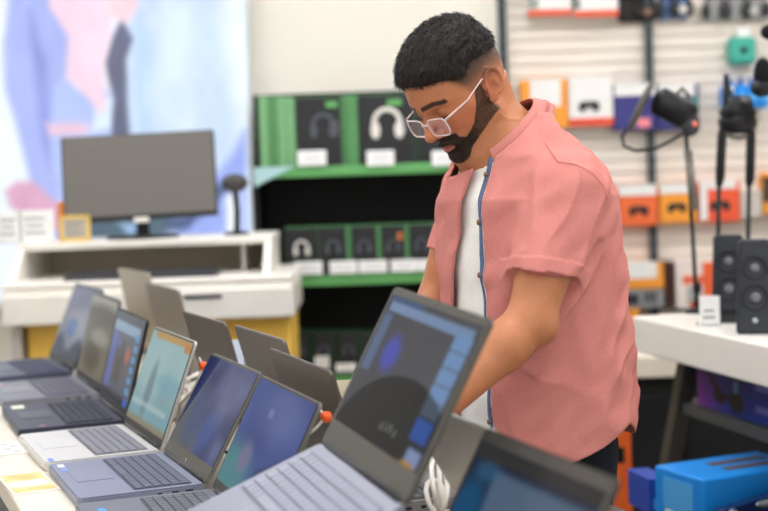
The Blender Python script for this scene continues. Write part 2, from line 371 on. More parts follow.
shelf_box(294.5, 347, 96, 0, 'black and green carton with a dark headset pictured on its front', m_ph, .2, 'large headset boxes on the top shelf', edge=.12)
shelf_box(347.5, 414, 94, 0, 'black and green carton with a white headset pictured on its front', m_pw, .2, 'large headset boxes on the top shelf', edge=-.0, side=m_green2)
shelf_box(415, 470, 94, 0, 'black and green carton on the top shelf partly hidden by the face of the man', m_ph, .2, 'large headset boxes on the top shelf', edge=.2)
o = MB().box((px(352, 120, 5.39).x, 5.395, ZS[0]+.14), (.045, .012, .275), .003).build('game_box', m_green2); tag(o, 'green upright box spine between the dark and white headset boxes', 'box')
for i, (a, b) in enumerate([(298, 326), (367, 394), (432, 456)]):
    shelf_tag(a, b, 150, 166, 0, ['white price label under the dark headset box', 'white price label under the white headset box', 'white price label right at the mouth of the man'][i])
lab = ['white product pictured on black and green carton, leftmost on the middle shelf', 'second black and green carton from the left on the middle shelf', 'third black and green carton from the left on the middle shelf', 'fourth black and green carton from the left with an orange dot', 'rightmost black and green carton touching the far arm of the man']
for i, (a, b) in enumerate([(284, 317.5), (318, 350), (350.5, 380), (380.5, 408), (408.5, 437)]):
    r = shelf_box(a, b, 227-i*.9, 1, lab[i], [m_pw, m_ph, m_ph, m_ph, m_ph][i], .1, 'small boxes on the middle shelf', edge=-.0 if i == 0 else .12, logo=False)
    if i == 3: MB().box((.02, -.005, .15), (.02, .003, .03)).build('orange_mark', mat('orange_mark', (190, 110, 60), .5), r)
    shelf_tag([294, 330, 359, 391, 418][i], [322, 357, 387, 417, 444][i], 261-i*.6, 275-i*1.0, 1, 'white price label below the ' + ['leftmost', 'second', 'third', 'fourth', 'rightmost'][i] + ' carton of the middle shelf')
for i, (a, b) in enumerate([(286, 311), (312, 336), (337, 361), (362, 386), (387, 411), (412, 436)]):
    shelf_box(a, b, 331, 2, 'dark carton on the lowest shelf, ' + ['leftmost in the row', 'second from the left', 'third from the left', 'just left of the large laptop screen', 'hidden behind the large laptop screen', 'rightmost in the row'][i], m_ph, .1, 'dark boxes on the lowest shelf', edge=.1, logo=False, side=mat('deep_green', (24, 60, 28), .6))
for i, (a, b) in enumerate([(315, 329), (336, 356)]):
    shelf_tag(a, b, 356+i*7, 369+i*3, 2, ['small pale label above the rear grey laptop lids on the lowest shelf edge', 'wide pale label on the lowest shelf edge beside the large laptop screen'][i])

# ------------------------------------------------------------------ goods on the slatted wall
def wall_item(x0, y0, x1, y1, name, lab, cat, col, panels=(), depth=.07, group=None, pic=None, mcol=(40, 40, 42), back=WALL_Y-.029, top=None):
    d = back-depth; xm = (x0+x1)/2; ym = (y0+y1)/2; a = px(x0, ym, d); b = px(x1, ym, d); t = px(xm, y0, d); u = px(xm, y1, d); W = b.x-a.x; h = t.z-u.z
    r = empty(name, ((a.x+b.x)/2, d, u.z), 0, lab, cat, group)
    MB().box((0, depth/2, h/2), (W, depth, h), .004).build('carton', mat('goods_%d_%d_%d' % col, col, .5, noise=.04, scale=15), r)
    for (nm, u0, v0, u1, v1, c) in panels:
        MB().box(((u0+u1-1)/2*W, -.001, (v0+v1)/2*h), ((u1-u0)*W, .003, (v1-v0)*h)).build(nm, mat('goods_%d_%d_%d' % c, c, .5, noise=.04, scale=15), r)
    if pic:
        px_, py_, s = pic; mb = MB(); M = Matrix.Diagonal((1, .12, 1, 1)); s *= W
        mb.ball((-s*.55, 0, -s*.12), (s*.3, .01, s*.42), M); mb.ball((s*.55, 0, -s*.12), (s*.3, .01, s*.42), M); mb.box((0, 0, .05*s), (s*1.3, .012, s*.5), .006, M)
        for sx in (-.3, .3): mb.ball((sx*s, -.008, -s*.08), (s*.13, .02, s*.13), M)
        p = mb.build('controller_print', mat('goods_%d_%d_%d' % mcol, mcol, .5, noise=.04, scale=15), r); p.location = ((px_-.5)*W, -.004, py_*h)
    if top:
        MB().box((0, depth/2, h+top/2), (W*.7, .004, top)).build('hang_tab', m_tagw, r)
    return r
W_ = (236, 234, 230); OR = (238, 112, 60); YO = (246, 160, 60); NV = (62, 62, 128)
G = 'boxes on the upper rows of the slatted wall'
wall_item(527, -25, 571, 16, 'game_box', 'white carton with a red orange bottom band at the top beside the upright', 'box', W_, [('bottom_band', 0, 0, 1, .16, (226, 96, 66)), ('side_print', .02, .2, .25, 1, (150, 158, 150))], group=G)
wall_item(573, -25, 618, 17, 'game_box', 'white carton with a red orange bottom band at the top, second from the upright', 'box', W_, [('bottom_band', 0, 0, 1, .16, (226, 96, 66)), ('side_print', .0, .2, .15, 1, (120, 128, 120))], group=G)
wall_item(521, 80, 568, 128, 'game_box', 'orange yellow carton just right of the shirt collar', 'box', YO, [('white_panel', .2, .45, .85, 1, W_), ('grey_print', .3, .2, .7, .42, (180, 160, 140))], group=G)
wall_item(569, 76, 613, 126, 'game_box', 'white carton with a pictured black controller and red bottom band', 'box', W_, [('bottom_band', 0, 0, 1, .16, (226, 84, 60))], pic=(.45, .42, .28), group=G)
wall_item(614, 84, 656, 130, 'game_box', 'navy blue carton behind the round microphone screen', 'box', NV, [('white_panel', .02, .75, .98, 1, W_), ('pink_dot', .55, .05, .85, .25, (240, 140, 150))], group=G)
wall_item(658, 84, 699, 130, 'game_box', 'navy blue carton behind the body of the studio microphone', 'box', (54, 60, 120), [('white_panel', .02, .75, .9, 1, W_), ('yellow_mark', .1, .5, .35, .66, (230, 190, 70)), ('green_mark', .78, .3, .98, .75, (70, 130, 130))], group=G)
G = 'boxed controllers in the middle row of the slatted wall'
wall_item(619, 187, 658, 226, 'controller_box', 'orange red carton with a black controller, left of the dark upright', 'boxed controller', OR, [('white_panel', 0, .78, .95, 1.06, W_)], pic=(.5, .42, .3), group=G)
wall_item(660, 186, 697, 223, 'controller_box', 'amber yellow carton with a black controller, behind the thin mic stand', 'boxed controller', YO, [('white_panel', 0, .8, .8, 1.06, W_)], pic=(.45, .45, .3), group=G)
wall_item(700, 183, 740, 222, 'controller_box', 'orange red carton with a black controller, left of the twin black stands', 'boxed controller', (240, 96, 60), [('white_panel', .0, .05, .18, 1.1, W_), ('white_top', .2, .85, .9, 1.1, W_)], pic=(.5, .45, .3), group=G)
wall_item(741, 190, 762, 218, 'controller_box', 'pale grey carton between the black stands in the controller row', 'boxed controller', (205, 196, 186), [], group=G)
wall_item(763, 172, 800, 214, 'controller_box', 'amber carton at the right edge of the picture', 'boxed controller', YO, [('dark_print', 0, .3, .5, .9, (70, 60, 50))], group=G)
G = 'goods in the lowest row of the slatted wall'
wall_item(616, 264, 664, 289, 'game_box', 'amber carton with a white label above the grey parts pack', 'box', YO, [('white_panel', .12, .42, .85, 1.08, W_)], depth=.12, group=G)
wall_item(618, 290, 664, 308, 'parts_pack', 'grey and black blister pack under the amber carton', 'blister pack', (150, 150, 150), [('dark_print', .1, .2, .45, .8, (50, 50, 52)), ('grey_print', .55, .3, .85, .9, (90, 90, 94))], depth=.12, group=G)
wall_item(616, 309, 640, 326, 'game_box', 'small orange carton under the grey blister pack, beside the shirt', 'box', YO, [], depth=.12, group=G)
wall_item(665, 262, 674, 305, 'game_box', 'thin dark brown box standing beside the red white package', 'box', (70, 40, 34), [], depth=.1, group=G)
wall_item(676, 260, 721, 308, 'game_box', 'white and orange red carton behind the foot of the thin mic stand', 'box', (240, 225, 215), [('red_panel', .6, .25, 1, .95, (240, 104, 56)), ('red_band', .15, .5, .6, .68, (232, 110, 80)), ('grey_print', .25, .1, .55, .45, (170, 170, 168)), ('orange_dot', .3, .02, .6, .16, (236, 96, 50))], depth=.1, group=G)
def teal():
    a = px(743, 49, 5.9)
    r = empty('camera_case', (a.x, 5.97, a.z-.06), 0, 'teal green hard case with a black button, hanging at the upper right', 'case')
    MB().box((0, -.04, .055), (.115, .08, .115), .02).build('shell', mat('teal', (70, 172, 152), .45), r)
    MB().tube([(0, -.08, .055), (0, -.085, .055)], .014).build('button', m_black, r)
    MB().box((.01, -.03, .13), (.05, .03, .045), .003).build('hang_tab', m_tagw, r)
teal()
def bundle(xa, xb, yb, cols, lab, n, seed):
    """hanging pack of coiled dark headphones / cables"""
    rg = random.Random(seed); a = px(xa, yb, 5.9); b = px(xb, yb, 5.9); W = b.x-a.x; r = empty('headphone_pack', ((a.x+b.x)/2, 5.97, a.z), 0, lab, 'headphones', 'dark headphones hanging in the top row')
    MB().box((0, -.01, .11), (W*.9, .02, .2), .004).build('backing_card', mat('goods_%d_%d_%d' % cols[0], cols[0], .5, noise=.04, scale=15), r)
    for k in range(n):
        x = -W/2+W*(k+.5)/n; mb = MB(); s = W/n*.42
        mb.tube([(x+s*math.cos(PI*i/10), -.045, .07+s*1.5*math.sin(PI*i/10)) for i in range(11)], .006, 8)
        mb.build('headband', m_black, r)
        [MB().ball((x+q*s, -.045, .05), (.02, .025, .034)).build('ear_cup', mat('cup_%d' % cols[1][0], cols[1], .5), r) for q in (-1, 1)]
    mb = MB()
    mb.ball((W*.25, -.06, .045), (.022, .012, .02)); mb.build('round_tag', mat('goods_%d_%d_%d' % cols[2], cols[2], .5, noise=.04, scale=15), r)
bundle(620, 658, 24, [(60, 52, 48), (34, 32, 34), (120, 96, 80)], 'black headphones on a brown card over the dark upright', 2, 1)
bundle(660, 692, 21, [(110, 140, 190), (50, 52, 60), (210, 205, 198)], 'black headphones on a blue grey card right of the dark upright', 2, 2)
bundle(706, 770, 23, [(170, 170, 168), (60, 60, 62), (190, 188, 182)], 'grey and black headphones at the top right corner', 3, 3)
def bottle(x, y0, y1, lab):
    d = 5.86; a = px(x, y1, d); h = px(x, y0, d).z-a.z
    r = empty('blue_can', (a.x, d, a.z), 0, lab, 'can', 'bright blue packs hanging side by side')
    MB().box((0, .05, h/2), (.045, .122, h), .012, seg=3).build('body', mat('cyan_blue', (40, 140, 225), .4, noise=.15, scale=30), r)
    MB().box((0, .02, h+.012), (.02, .012, .03), .004).build('cap', mat('blue_dark', (26, 80, 150), .4), r)
    MB().box((0, -.0115, h*.45), (.03, .002, h*.25)).build('print', mat('blue_light', (90, 180, 240), .4), r)
for i, x in enumerate((731, 742, 753, 764)): bottle(x, 84, 108, 'bright blue pack behind the microphones, ' + ['leftmost of four', 'second of four from the left', 'third of four from the left', 'rightmost of four'][i])
# ------------------------------------------------------------------ counters at the back right
m_cream = mat('cream_laminate', (226, 216, 200), .5, noise=.02, scale=8)
def counter():
    r = empty('display_counter', (.72, 5.02, 0), 0, 'low cream topped counter with a black base behind the man', 'counter')
    MB().box((0, 0, .688), (.62, .44, .074), .006).build('counter_top', m_cream, r)
    MB().box((0, .02, .325), (.58, .38, .65), .004).build('base', m_bk, r)
    for i in range(3): MB().box((-.19+i*.19, -.176, .33), (.17, .012, .5), .004).build('base_door', m_black, r)
    r = empty('base_cabinet', (2.0, 5.62, 0), 0, 'long black base cabinet under the slatted wall, behind the speaker table', 'cabinet')
    MB().box((0, 0, .35), (1.8, .6, .70), .004).build('body', m_bk, r)
    MB().box((0, 0, .715), (1.82, .62, .03), .004).build('top', m_dark, r)
    for i in range(4): MB().box((-.66+i*.44, -.306, .36), (.41, .012, .6), .003).build('door', m_black, r)
counter()
def carton_orange():
    c = px(619, 430, 4.35)
    r = empty('shopping_carton', (c.x, 4.4, 0), 0, 'tall bright orange carton standing on the floor behind the shirt tail', 'carton')
    MB().box((0, 0, c.z/2), (.075, .1, c.z), .003).build('body', mat('bright_orange', (238, 106, 40), .5, noise=.05), r)
    MB().box((0, -.051, c.z-.08), (.03, .002, .05)).build('print', m_black, r)
carton_orange()
# ------------------------------------------------------------------ right table
TA = rad(-75.7); TM = Matrix.Translation((.70, 3.97, 0)) @ Matrix.Rotation(TA, 4, 'Z')
def tl(x, y, z=0): return TM @ Vector((x, y, z))
def right_table():
    r = empty('display_table', tl(0, 0), TA, 'white topped table with a dark slanted frame carrying the black speakers', 'table')
    MB().box((.9, .42, .91), (1.8, .84, .10), .006).build('table_top', m_white, r)
    fm = mat('frame_brown', (74, 68, 62), .5, metal=.2)
    for x in (.06, 1.72):
        for s in (-1, 1):
            mb = MB(); a = (x, .42+s*.27, .86); b = (x, .42+s*.46, 0); w = .045
            mb.add([(x-w/2, a[1]-w/2, .86), (x+w/2, a[1]-w/2, .86), (x+w/2, a[1]+w/2, .86), (x-w/2, a[1]+w/2, .86), (x-w/2, b[1]-w/2, 0), (x+w/2, b[1]-w/2, 0), (x+w/2, b[1]+w/2, 0), (x-w/2, b[1]+w/2, 0)],
                   [[3, 2, 1, 0], [4, 5, 6, 7], [0, 1, 5, 4], [1, 2, 6, 5], [2, 3, 7, 6], [3, 0, 4, 7]]); mb.build('leg', fm, r)
    MB().box((.9, .42, .7), (1.75, .62, .032), .003).build('shelf', mat('shelf_grey', (82, 84, 84), .5), r)
    MB().box((1.03, .34, .465), (1.34, 1.12, .03), .003).build('shelf', mat('shelf_dark', (44, 44, 46), .5), r)
right_table()
def mic_box():
    L = .46; r = empty('microphone_box', tl(.13, .135, .716), TA, 'purple and blue carton picturing a microphone arm on the shelf under the white table', 'box')
    MB().box((L/2, .1, .069), (L, .2, .137), .003).build('carton', mat('indigo_card', (40, 44, 130), .45), r)
    def fn(U, V):
        im = full(U, (0, 0, 0)); t = U[..., None]
        im[:] = np.array((150, 62, 170))*(1-np.clip(t*2.2, 0, 1))+np.array((24, 56, 150))*np.clip(t*2.2, 0, 1)
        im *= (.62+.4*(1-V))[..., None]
        over(im, polym(U, V, [(.04, .95), (.1, .98), (.32, .35), (.25, .3)], .02), (48, 30, 60))
        over(im, blobm(U, V, .28, .3, .07, .14), (30, 24, 40)); over(im, rectm(U, V, .3, .28, .44, .38, .02), (36, 26, 46))
        over(im, rectm(U, V, .42, .25, .54, .98, .02), (62, 38, 66)); over(im, blobm(U, V, .48, .26, .08, .2), (30, 30, 34))
        over(im, rectm(U, V, .45, .45, .5, .68, .02), (60, 140, 190))
        for k in range(2): over(im, rectm(U, V, .7, .62-.42*k, .92-.05*k, .76-.42*k, .03)*.6, (150, 150, 205))
        return im
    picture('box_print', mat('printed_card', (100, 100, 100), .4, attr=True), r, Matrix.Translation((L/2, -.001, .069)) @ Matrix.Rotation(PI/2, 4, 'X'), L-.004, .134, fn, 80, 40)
    r = empty('accessory_box', tl(.62, .135, .716), TA, 'plain pale carton beside the purple microphone carton at the right edge', 'box')
    MB().box((.12, .1, .069), (.24, .2, .137), .003).build('carton', m_cream, r)
    MB().box((.03, -.0012, .1), (.04, .003, .03)).build('print', mat('pale_teal', (150, 180, 170), .5), r)
mic_box()
def low_goods():
    z = .481
    o = empty('product_box', tl(.40, .27, z), TA, 'white and red carton on the lower shelf behind the blue carton', 'box')
    MB().box((.04, 0, .085), (.075, .1, .17), .003).build('carton', mat('goods_236_226_214', (236, 226, 214), .5), o)
    MB().box((-.003, 0, .085), (.012, .1, .172)).build('red_side', mat('red_card', (190, 50, 34), .5), o)
    MB().box((.045, -.052, .12), (.025, .002, .025)).build('print', m_black, o)
    o = empty('product_box', tl(.62, .27, z), TA, 'small amber and brown carton on the lower shelf right of the white red carton', 'box')
    MB().box((.05, 0, .07), (.09, .1, .14), .003).build('carton', mat('brown_card', (120, 84, 60), .5), o)
    MB().box((.05, -.052, .1), (.05, .003, .03)).build('print', mat('goods_246_160_60', (246, 160, 60), .5), o)
    # the big light blue carton
    B = px(703, 480, 3.3); o = empty('blue_carton', (B.x, 3.3, z), rad(24), 'large bright sky blue carton with brown stripes on its lid at the lower right', 'carton')
    h = B.z-z; bl = mat('sky_blue_card', (30, 140, 225), .42, noise=.05, scale=8)
    MB().box((.16, .1, h/2), (.32, .2, h), .006).build('carton', bl, o)
    for y0 in (.055, .115): MB().box((.20, y0+.012, h+.0008), (.17, .028, .0025)).build('brown_stripe', mat('stripe_brown', (104, 80, 76), .5), o)
    MB().box((-.0008, .1, h*.62), (.0025, .12, h*.5)).build('pale_panel', mat('blue_pale', (84, 168, 230), .45), o)
    MB().box((-.0014, .135, h*.2), (.003, .035, h*.3)).build('barcode_label', m_tagw, o)
    o = empty('blue_blister_pack', (B.x-.01, 3.225, z), rad(24), 'glossy navy pack with a silver oval in front of the sky blue carton', 'blister pack')
    MB().slab([(0, 0), (.3, 0), (.3, .13), (.04, .098), (0, .08)], -.02, .02, Matrix.Rotation(PI/2, 4, 'X'), .004).build('pack', mat('navy_gloss', (20, 36, 78), .2, coat=.5), o)
    MB().ball((.17, -.021, .1), (.045, .003, .011)).build('silver_oval', mat('silver', (190, 205, 215), .25, metal=.8), o)
    MB().ball((.06, -.021, .09), (.012, .004, .01)).build('silver_dot', mat('silver', (190, 205, 215), .25, metal=.8), o)
    B = px(655, 478, 3.6); o = empty('navy_carton', (B.x, 3.6, z), rad(14), 'small royal blue carton left of the big sky blue carton', 'carton')
    MB().box((.01, .06, (B.z-z)/2), (.06, .14, B.z-z), .003).build('carton', mat('royal_blue', (34, 72, 170), .45), o)
    MB().box((.01, -.011, (B.z-z)*.3), (.04, .002, .03)).build('print', mat('blue_pale', (84, 168, 230), .45), o)
low_goods()
ZT = .96
m_spk = mat('speaker_black', (46, 50, 56), .5, noise=.06, scale=60)
def speaker(p, lab, dot):
    r = empty('desktop_speaker', (p.x, p.y, ZT), rad(-14), lab, 'speaker', 'black speakers on the white table')
    h = .232; w0, w1, d = .092, .076, .105
    vs = []
    for z, w, dd in ((0, w0, 0), (h, w1, .02)): vs += [(-w/2+ (0.004 if z else 0), -d/2+dd, z), (w/2+(0.004 if z else 0), -d/2+dd, z), (w/2, d/2+dd*.3, z), (-w/2, d/2+dd*.3, z)]
    bm = bmesh.new(); V = [bm.verts.new(v) for v in vs]
    for f in [[3, 2, 1, 0], [4, 5, 6, 7], [0, 1, 5, 4], [1, 2, 6, 5], [2, 3, 7, 6], [3, 0, 4, 7]]: bm.faces.new([V[i] for i in f])
    bmesh.ops.bevel(bm, geom=list(bm.edges), offset=.005, segments=2, affect='EDGES'); MB().frombm(bm).build('cabinet', m_spk, r)
    T = math.atan(.02/h); 
    for z, rr in ((.165, .027), (.092, .030)):
        M = Matrix.Translation((.002, -d/2+.02*z/h, z)) @ Matrix.Rotation(PI/2-T, 4, 'X')
        c = MB().lathe([(rr, -.001), (rr+.004, .0015), (rr+.002, .003), (rr-.002, .0015), (rr*.45, -.003), (.001, -.004)][::-1], 28, M).build('driver_ring', mat('driver_rim', (34, 36, 40), .4), r)
        MB().ball((0, 0, .001), (rr*.42, rr*.42, .006), M).build('dust_cap', mat('driver_cap', (110, 112, 116), .35), c)
    if dot: MB().lathe([(.001, 0), (.007, 0), (.007, .0015), (.001, .002)], 16, Matrix.Translation((0, -d/2+.001, .035)) @ Matrix.Rotation(PI/2-T, 4, 'X')).build('badge', mat('badge_silver', (170, 175, 178), .4), r)
    else: MB().box((.0, -d/2+.003, .03), (.05, .004, .014), .002).build('port', m_black, r)
speaker(pz(729, 321, ZT), 'black two driver speaker on the white table, the left and rear one of the pair', False)
speaker(pz(755, 332, ZT), 'black two driver speaker with a small silver badge, the nearer one by the right edge', True)
a = pz(710, 326, ZT); price_card(710, 296, 326, 20, a.y, ZT, 'white price card on the white table in front of the black speakers', lines=2)
def stand_base(r, rr=.05): MB().lathe([(.001, 0), (rr, 0), (rr, .006), (rr*.8, .012), (.012, .016), (.001, .018)], 24).build('base', m_black, r)
def mics():
    p = px(697, 311, 4.0); r = empty('studio_microphone', (p.x, 4.0, ZT), 0, 'black studio microphone with a round slanted screen on a thin pole above the white table', 'microphone', None)
    stand_base(r, .035); loc = lambda x, y, dy=0: px(x, y, 4.0+dy)-Vector((p.x, 4.0, ZT))
    MB().tube([(0, 0, .01), loc(690, 190), loc(686, 134)], [.006, .006, .006], 10).build('pole', m_dark, r)
    MB().tube([loc(694, 210), loc(688, 150)], .012).build('pole_sleeve', mat('grey_metal', (120, 116, 108), .4, metal=.5), r)
    MB().ball(loc(697, 288), (.012, .012, .02)).build('knob', m_black, r)
    b = MB().tube([loc(654, 98), loc(658, 100), loc(682, 113), loc(690, 118), loc(694, 121)], [.018, .040, .044, .038, .015], 20).build('microphone_body', m_black, r)
    MB().ball(loc(690, 124, -.01), (.028, .03, .036)).build('mount', mat('mount_grey', (64, 64, 66), .4), r)
    MB().ball(loc(695, 124, -.04), (.008, .006, .009)).build('red_light', mat('pink_light', (240, 130, 110), .5), b)
    q = loc(641, 106); d = (loc(651, 84)-loc(630, 128)).normalized(); n = Vector((d.z, -.2, -d.x)).normalized(); u = n.cross(Vector((0, 1, 0))).normalized(); v = n.cross(u)
    R = .066; M = Matrix.Translation(q) @ Matrix((u, v, n)).transposed().to_4x4()
    s = MB().tube([(R*math.cos(2*PI*i/32), R*math.sin(2*PI*i/32), 0) for i in range(32)], .008, 8, M, True).build('screen_ring', mat('ring_grey', (96, 93, 86), .5), r)
    MB().lathe([(.001, -.005), (R, -.005), (R, .005), (.001, .005)], 32, M).build('mesh_screen', mat('screen_mesh', (138, 134, 124), .7), s)
    MB().tube([loc(628, 128), loc(622, 136), loc(624, 146), loc(636, 151), loc(655, 149), loc(672, 140), loc(686, 132)], .0045, 8).build('gooseneck', m_black, r)
    MB().tube([loc(676, 96), loc(682, 88), loc(690, 96), loc(688, 112)], .007, 8).build('clip', mat('grey_metal', (120, 116, 108), .4, metal=.5), r)
    # twin stands with a yoke
    p = px(734, 300, 4.05); p.z = ZT; r = empty('desk_microphone', (p.x, 4.05, ZT), 0, 'black microphone in a round yoke on two parallel poles behind the speakers', 'microphone')
    loc = lambda x, y, dy=0: px(x, y, 4.05+dy)-Vector((p.x, 4.05, ZT))
    stand_base(r, .05)
    for x0, x1, x2 in ((722, 719, 716), (751, 749, 746)):
        MB().tube([loc(x0, 128), loc(x0, 135), loc(x1+1, 178), loc(x1, 186)], [.009, .0135, .0135, .009], 12).build('pole_sleeve', m_black, r)
        MB().tube([loc(x1, 182), loc(x1-1, 240), Vector((loc(x2, 300).x, 0, .012))], .0065, 10).build('pole', m_dark, r)
    MB().tube([loc(721, 126)]+[loc(738+18*math.cos(t), 118+20*math.sin(t)) for t in [PI*(1-k/10) for k in range(11)]]+[loc(752, 126)], .008, 10).build('yoke', mat('grey_metal', (120, 116, 108), .4, metal=.5), r)
    MB().tube([loc(723, 108), loc(726, 110), loc(750, 110), loc(753, 108)], [.02, .042, .042, .02], 18).build('cradle', m_black, r)
    MB().ball(loc(738, 122), (.055, .045, .035)).build('microphone_body', m_black, r)
    MB().tube([loc(726, 74), loc(727, 100), loc(726, 128)], [.008, .011, .008], 10).build('stem', m_black, r)
    MB().ball(loc(732, 90), (.008, .01, .014)).build('clip', mat('silver', (190, 205, 215), .25, metal=.8), r)
    # foam headed microphone at the edge
    p = px(771, 300, 3.95); r = empty('foam_microphone', (p.x, 3.95, ZT), 0, 'black foam covered microphone on a tall pole, cut by the right edge', 'microphone')
    loc = lambda x, y, dy=0: px(x, y, 3.95+dy)-Vector((p.x, 3.95, ZT))
    stand_base(r, .045)
    MB().tube([(0, 0, .01), loc(774, 200), loc(775, 30)], .007).build('pole', m_dark, r)
    MB().ball(loc(763, 74), (.026, .026, .046)).build('foam_head', mat('foam', (20, 20, 21), .95, bump=.6, bscale=400), r)
    MB().ball(loc(762, 88), (.032, .03, .026)).build('mount', m_black, r)
    MB().ball(loc(769, 32), (.024, .024, .022)).build('foam_tip', mat('foam', (20, 20, 21), .95, bump=.6, bscale=400), r)
mics()

# ------------------------------------------------------------------ laptop table
LA = rad(-68); LU = Vector((math.cos(LA), math.sin(LA), 0)); LN = Vector((-math.sin(LA), math.cos(LA), 0)); TT = .842
def ltp(s, n, z=0): return LU*s+LN*n+Vector((0, 0, z))
def laptop_table():
    r = empty('laptop_table', (0, 0, 0), LA, 'long white topped table carrying two back to back rows of open laptops', 'table')
    s0, s1, n0, n1 = -4.52, -.75, .295, 1.12
    MB().box(((s0+s1)/2, (n0+n1)/2, TT-.02), (s1-s0, n1-n0, .04), .004).build('table_top', mat('table_laminate', (216, 206, 192), .45, noise=.02, scale=8), r)
    MB().box(((s0+s1)/2, (n0+n1)/2, (TT-.04)/2), (s1-s0-.06, n1-n0-.05, TT-.04), .003).build('body', mat('body_grey', (104, 104, 104), .6), r)
laptop_table()
def metal(rgb, rough=.38): return mat('laptop_metal_%d_%d_%d' % rgb, rgb, rough, metal=.35, noise=.02, scale=200)
m_disp = mat('display_panel', (6, 6, 8), .22, emit=(255,)*3, estr=.50, attr=True, spec=.06)
m_bez = mat('bezel_black', (20, 20, 22), .35)
def laptop(c, yaw, op, W, hl, dep, label, flip=1, base=(150, 150, 158), keys=(90, 92, 100), lid=None, bezel=None, fn=None, tilt=0, rollb=0, th=.018, chin=.022, stickers=(), logo=None, numpad=True, top=.006, name_group=None, side=.006):
    op = rad(op); yaw = rad(yaw); lid = lid or base; base = tuple(int(k*.84) for k in base)
    R0 = Matrix.Rotation(yaw+(PI if flip == 1 else 0), 4, 'Z')
    # tilt lowers the front edge, roll lowers the near side
    Rt = Matrix.Rotation(-rad(tilt), 4, 'X'); Rr = Matrix.Rotation(rad(rollb)*flip*-1, 4, 'Y')
    root = empty('laptop', label=label, cat='laptop', group=name_group); root.matrix_world = Matrix.Translation(c) @ R0 @ Rt @ Rr
    mb_, mk, ml = metal(base), mat('keys_%d_%d_%d' % keys, keys, .5), metal(lid or base)
    MB().slab(rrect(W, dep, .012, 4, 0, dep/2), -th, 0, None, .003).build('base', mb_, root)
    kw = W*.88; kh = dep*.44; y0 = dep*.10
    deck = MB().slab(rrect(kw+.006, kh+.006, .004, 3, 0, y0+kh/2), .0001, .0006).build('key_well', mat('well_%d' % keys[0], tuple(int(k*.8) for k in keys), .6), root)
    mb = MB(); rows = 6; cols = 15 if not numpad else 18; cw = kw/cols; rh = kh/rows
    for j in range(rows):
        i = 0
        while i < cols:
            w = 1
            if j == rows-1 and i == 4: w = 6
            elif j in (2, 3, 4) and i == 0: w = 1.6
            if i+w > cols: w = cols-i
            x = kw/2-(i+w/2)*cw; y = y0+(j+.5)*rh*1.0
            mb.box((x, y, .0016), (cw*w-.0028, rh-.0028, .002), .0006, seg=1); i += w
    mb.build('keyboard', mk, root)
    MB().slab(rrect(W*.30, dep*.30, .004, 3, W*.05, y0+kh+dep*.06+dep*.15), .0001, .0008).build('touchpad', metal(tuple(min(255, int(k*1.04)) for k in base), .3), root)
    for (sx, sy, w, h, colr) in stickers:
        MB().slab(rrect(w, h, .002, 2, sx, sy), .0001, .0006).build('sticker', mat('sticker_%d_%d_%d' % colr, colr, .4), root)
    for s in (-1, 1):
        mb = MB()
        for k, (y, w) in enumerate(((.03, .014), (.055, .012), (.082, .008))): mb.box((s*(W/2), y, -th*.5), (.0014, w, .005), .0004)
        mb.build('port', m_bez, root)
    MB().tube([(-W*.42, -.002, .001), (W*.42, -.002, .001)], .006, 12).build('hinge', mat('hinge_dark', (60, 60, 62), .4, metal=.4), root)
    # lid frame: x as base, t up the lid, n towards the user
    t = Vector((0, math.cos(op), math.sin(op))); n = Vector((0, math.sin(op), -math.cos(op)))
    # X'=-x so that X' x t = n
    ML = Matrix((Vector((-1, 0, 0)), t, n)).transposed().to_4x4()
    lidp = MB().slab(rrect(W, hl, .010, 4, 0, hl/2), -.006, 0, ML, .0015).build('lid', ml, root)
    MB().slab(rrect(W-.004, hl-.004, .008, 4, 0, hl/2), .0001, .0008, ML).build('bezel', mat('bezel_%d_%d_%d' % bezel, bezel, .4) if bezel else m_bez, lidp)
    sw, sh = W-2*side, hl-chin-top
    M2 = ML @ Matrix.Translation((0, chin+sh/2, .0012))
    d = picture('display', m_disp, lidp, M2, sw, sh, fn or (lambda U, V: full(U, (90, 110, 150))), 110, 70, .0)
    MB().slab(rrect(.004, .004, .0018, 3, 0, hl-top*.5), .0009, .0012, ML).build('webcam', m_black, lidp)
    if logo: MB().slab(rrect(.03, .008, .003, 3, 0, hl*.55), -.0066, -.0061, ML).build('lid_mark', mat('lid_mark', logo, .3, metal=.5), lidp)
    return root, lidp, ML, d, M2
ZD = TT+.018
G1 = 'laptops of the left row with screens turned to the left'
def f1(U, V):  # mostly reflections on the glass, painted into the screen colours
    im = full(U, (142, 146, 164)); im += (n2(U, V, 3, 1)*24)[..., None]
    over(im, blobm(U, V, .3, .93, .5, .3)*.5, (120, 118, 150)); over(im, blobm(U, V, .45, .42, .16, .13, .4), (40, 84, 176)); over(im, blobm(U, V, .55, .5, .3, .2, .8)*.4, (215, 215, 215))
    over(im, np.clip((.26+.1*np.sin(U*9)-V)/.12, 0, 1), (52, 60, 84)); return im
def f2(U, V):  # olive brown reflections painted into the screen colours
    im = full(U, (112, 104, 88)); im += (n2(U, V, 5, 2)*22)[..., None]; over(im, rectm(U, V, 0, .82, 1, 1, .06), (170, 166, 152)); over(im, blobm(U, V, .55, .78, .6, .12, .8), (92, 82, 64))
    over(im, blobm(U, V, .45, .25, .3, .18, .7)*.8, (70, 58, 44)); over(im, blobm(U, V, .6, .5, .35, .1, .7)*.6, (180, 178, 160)); return im
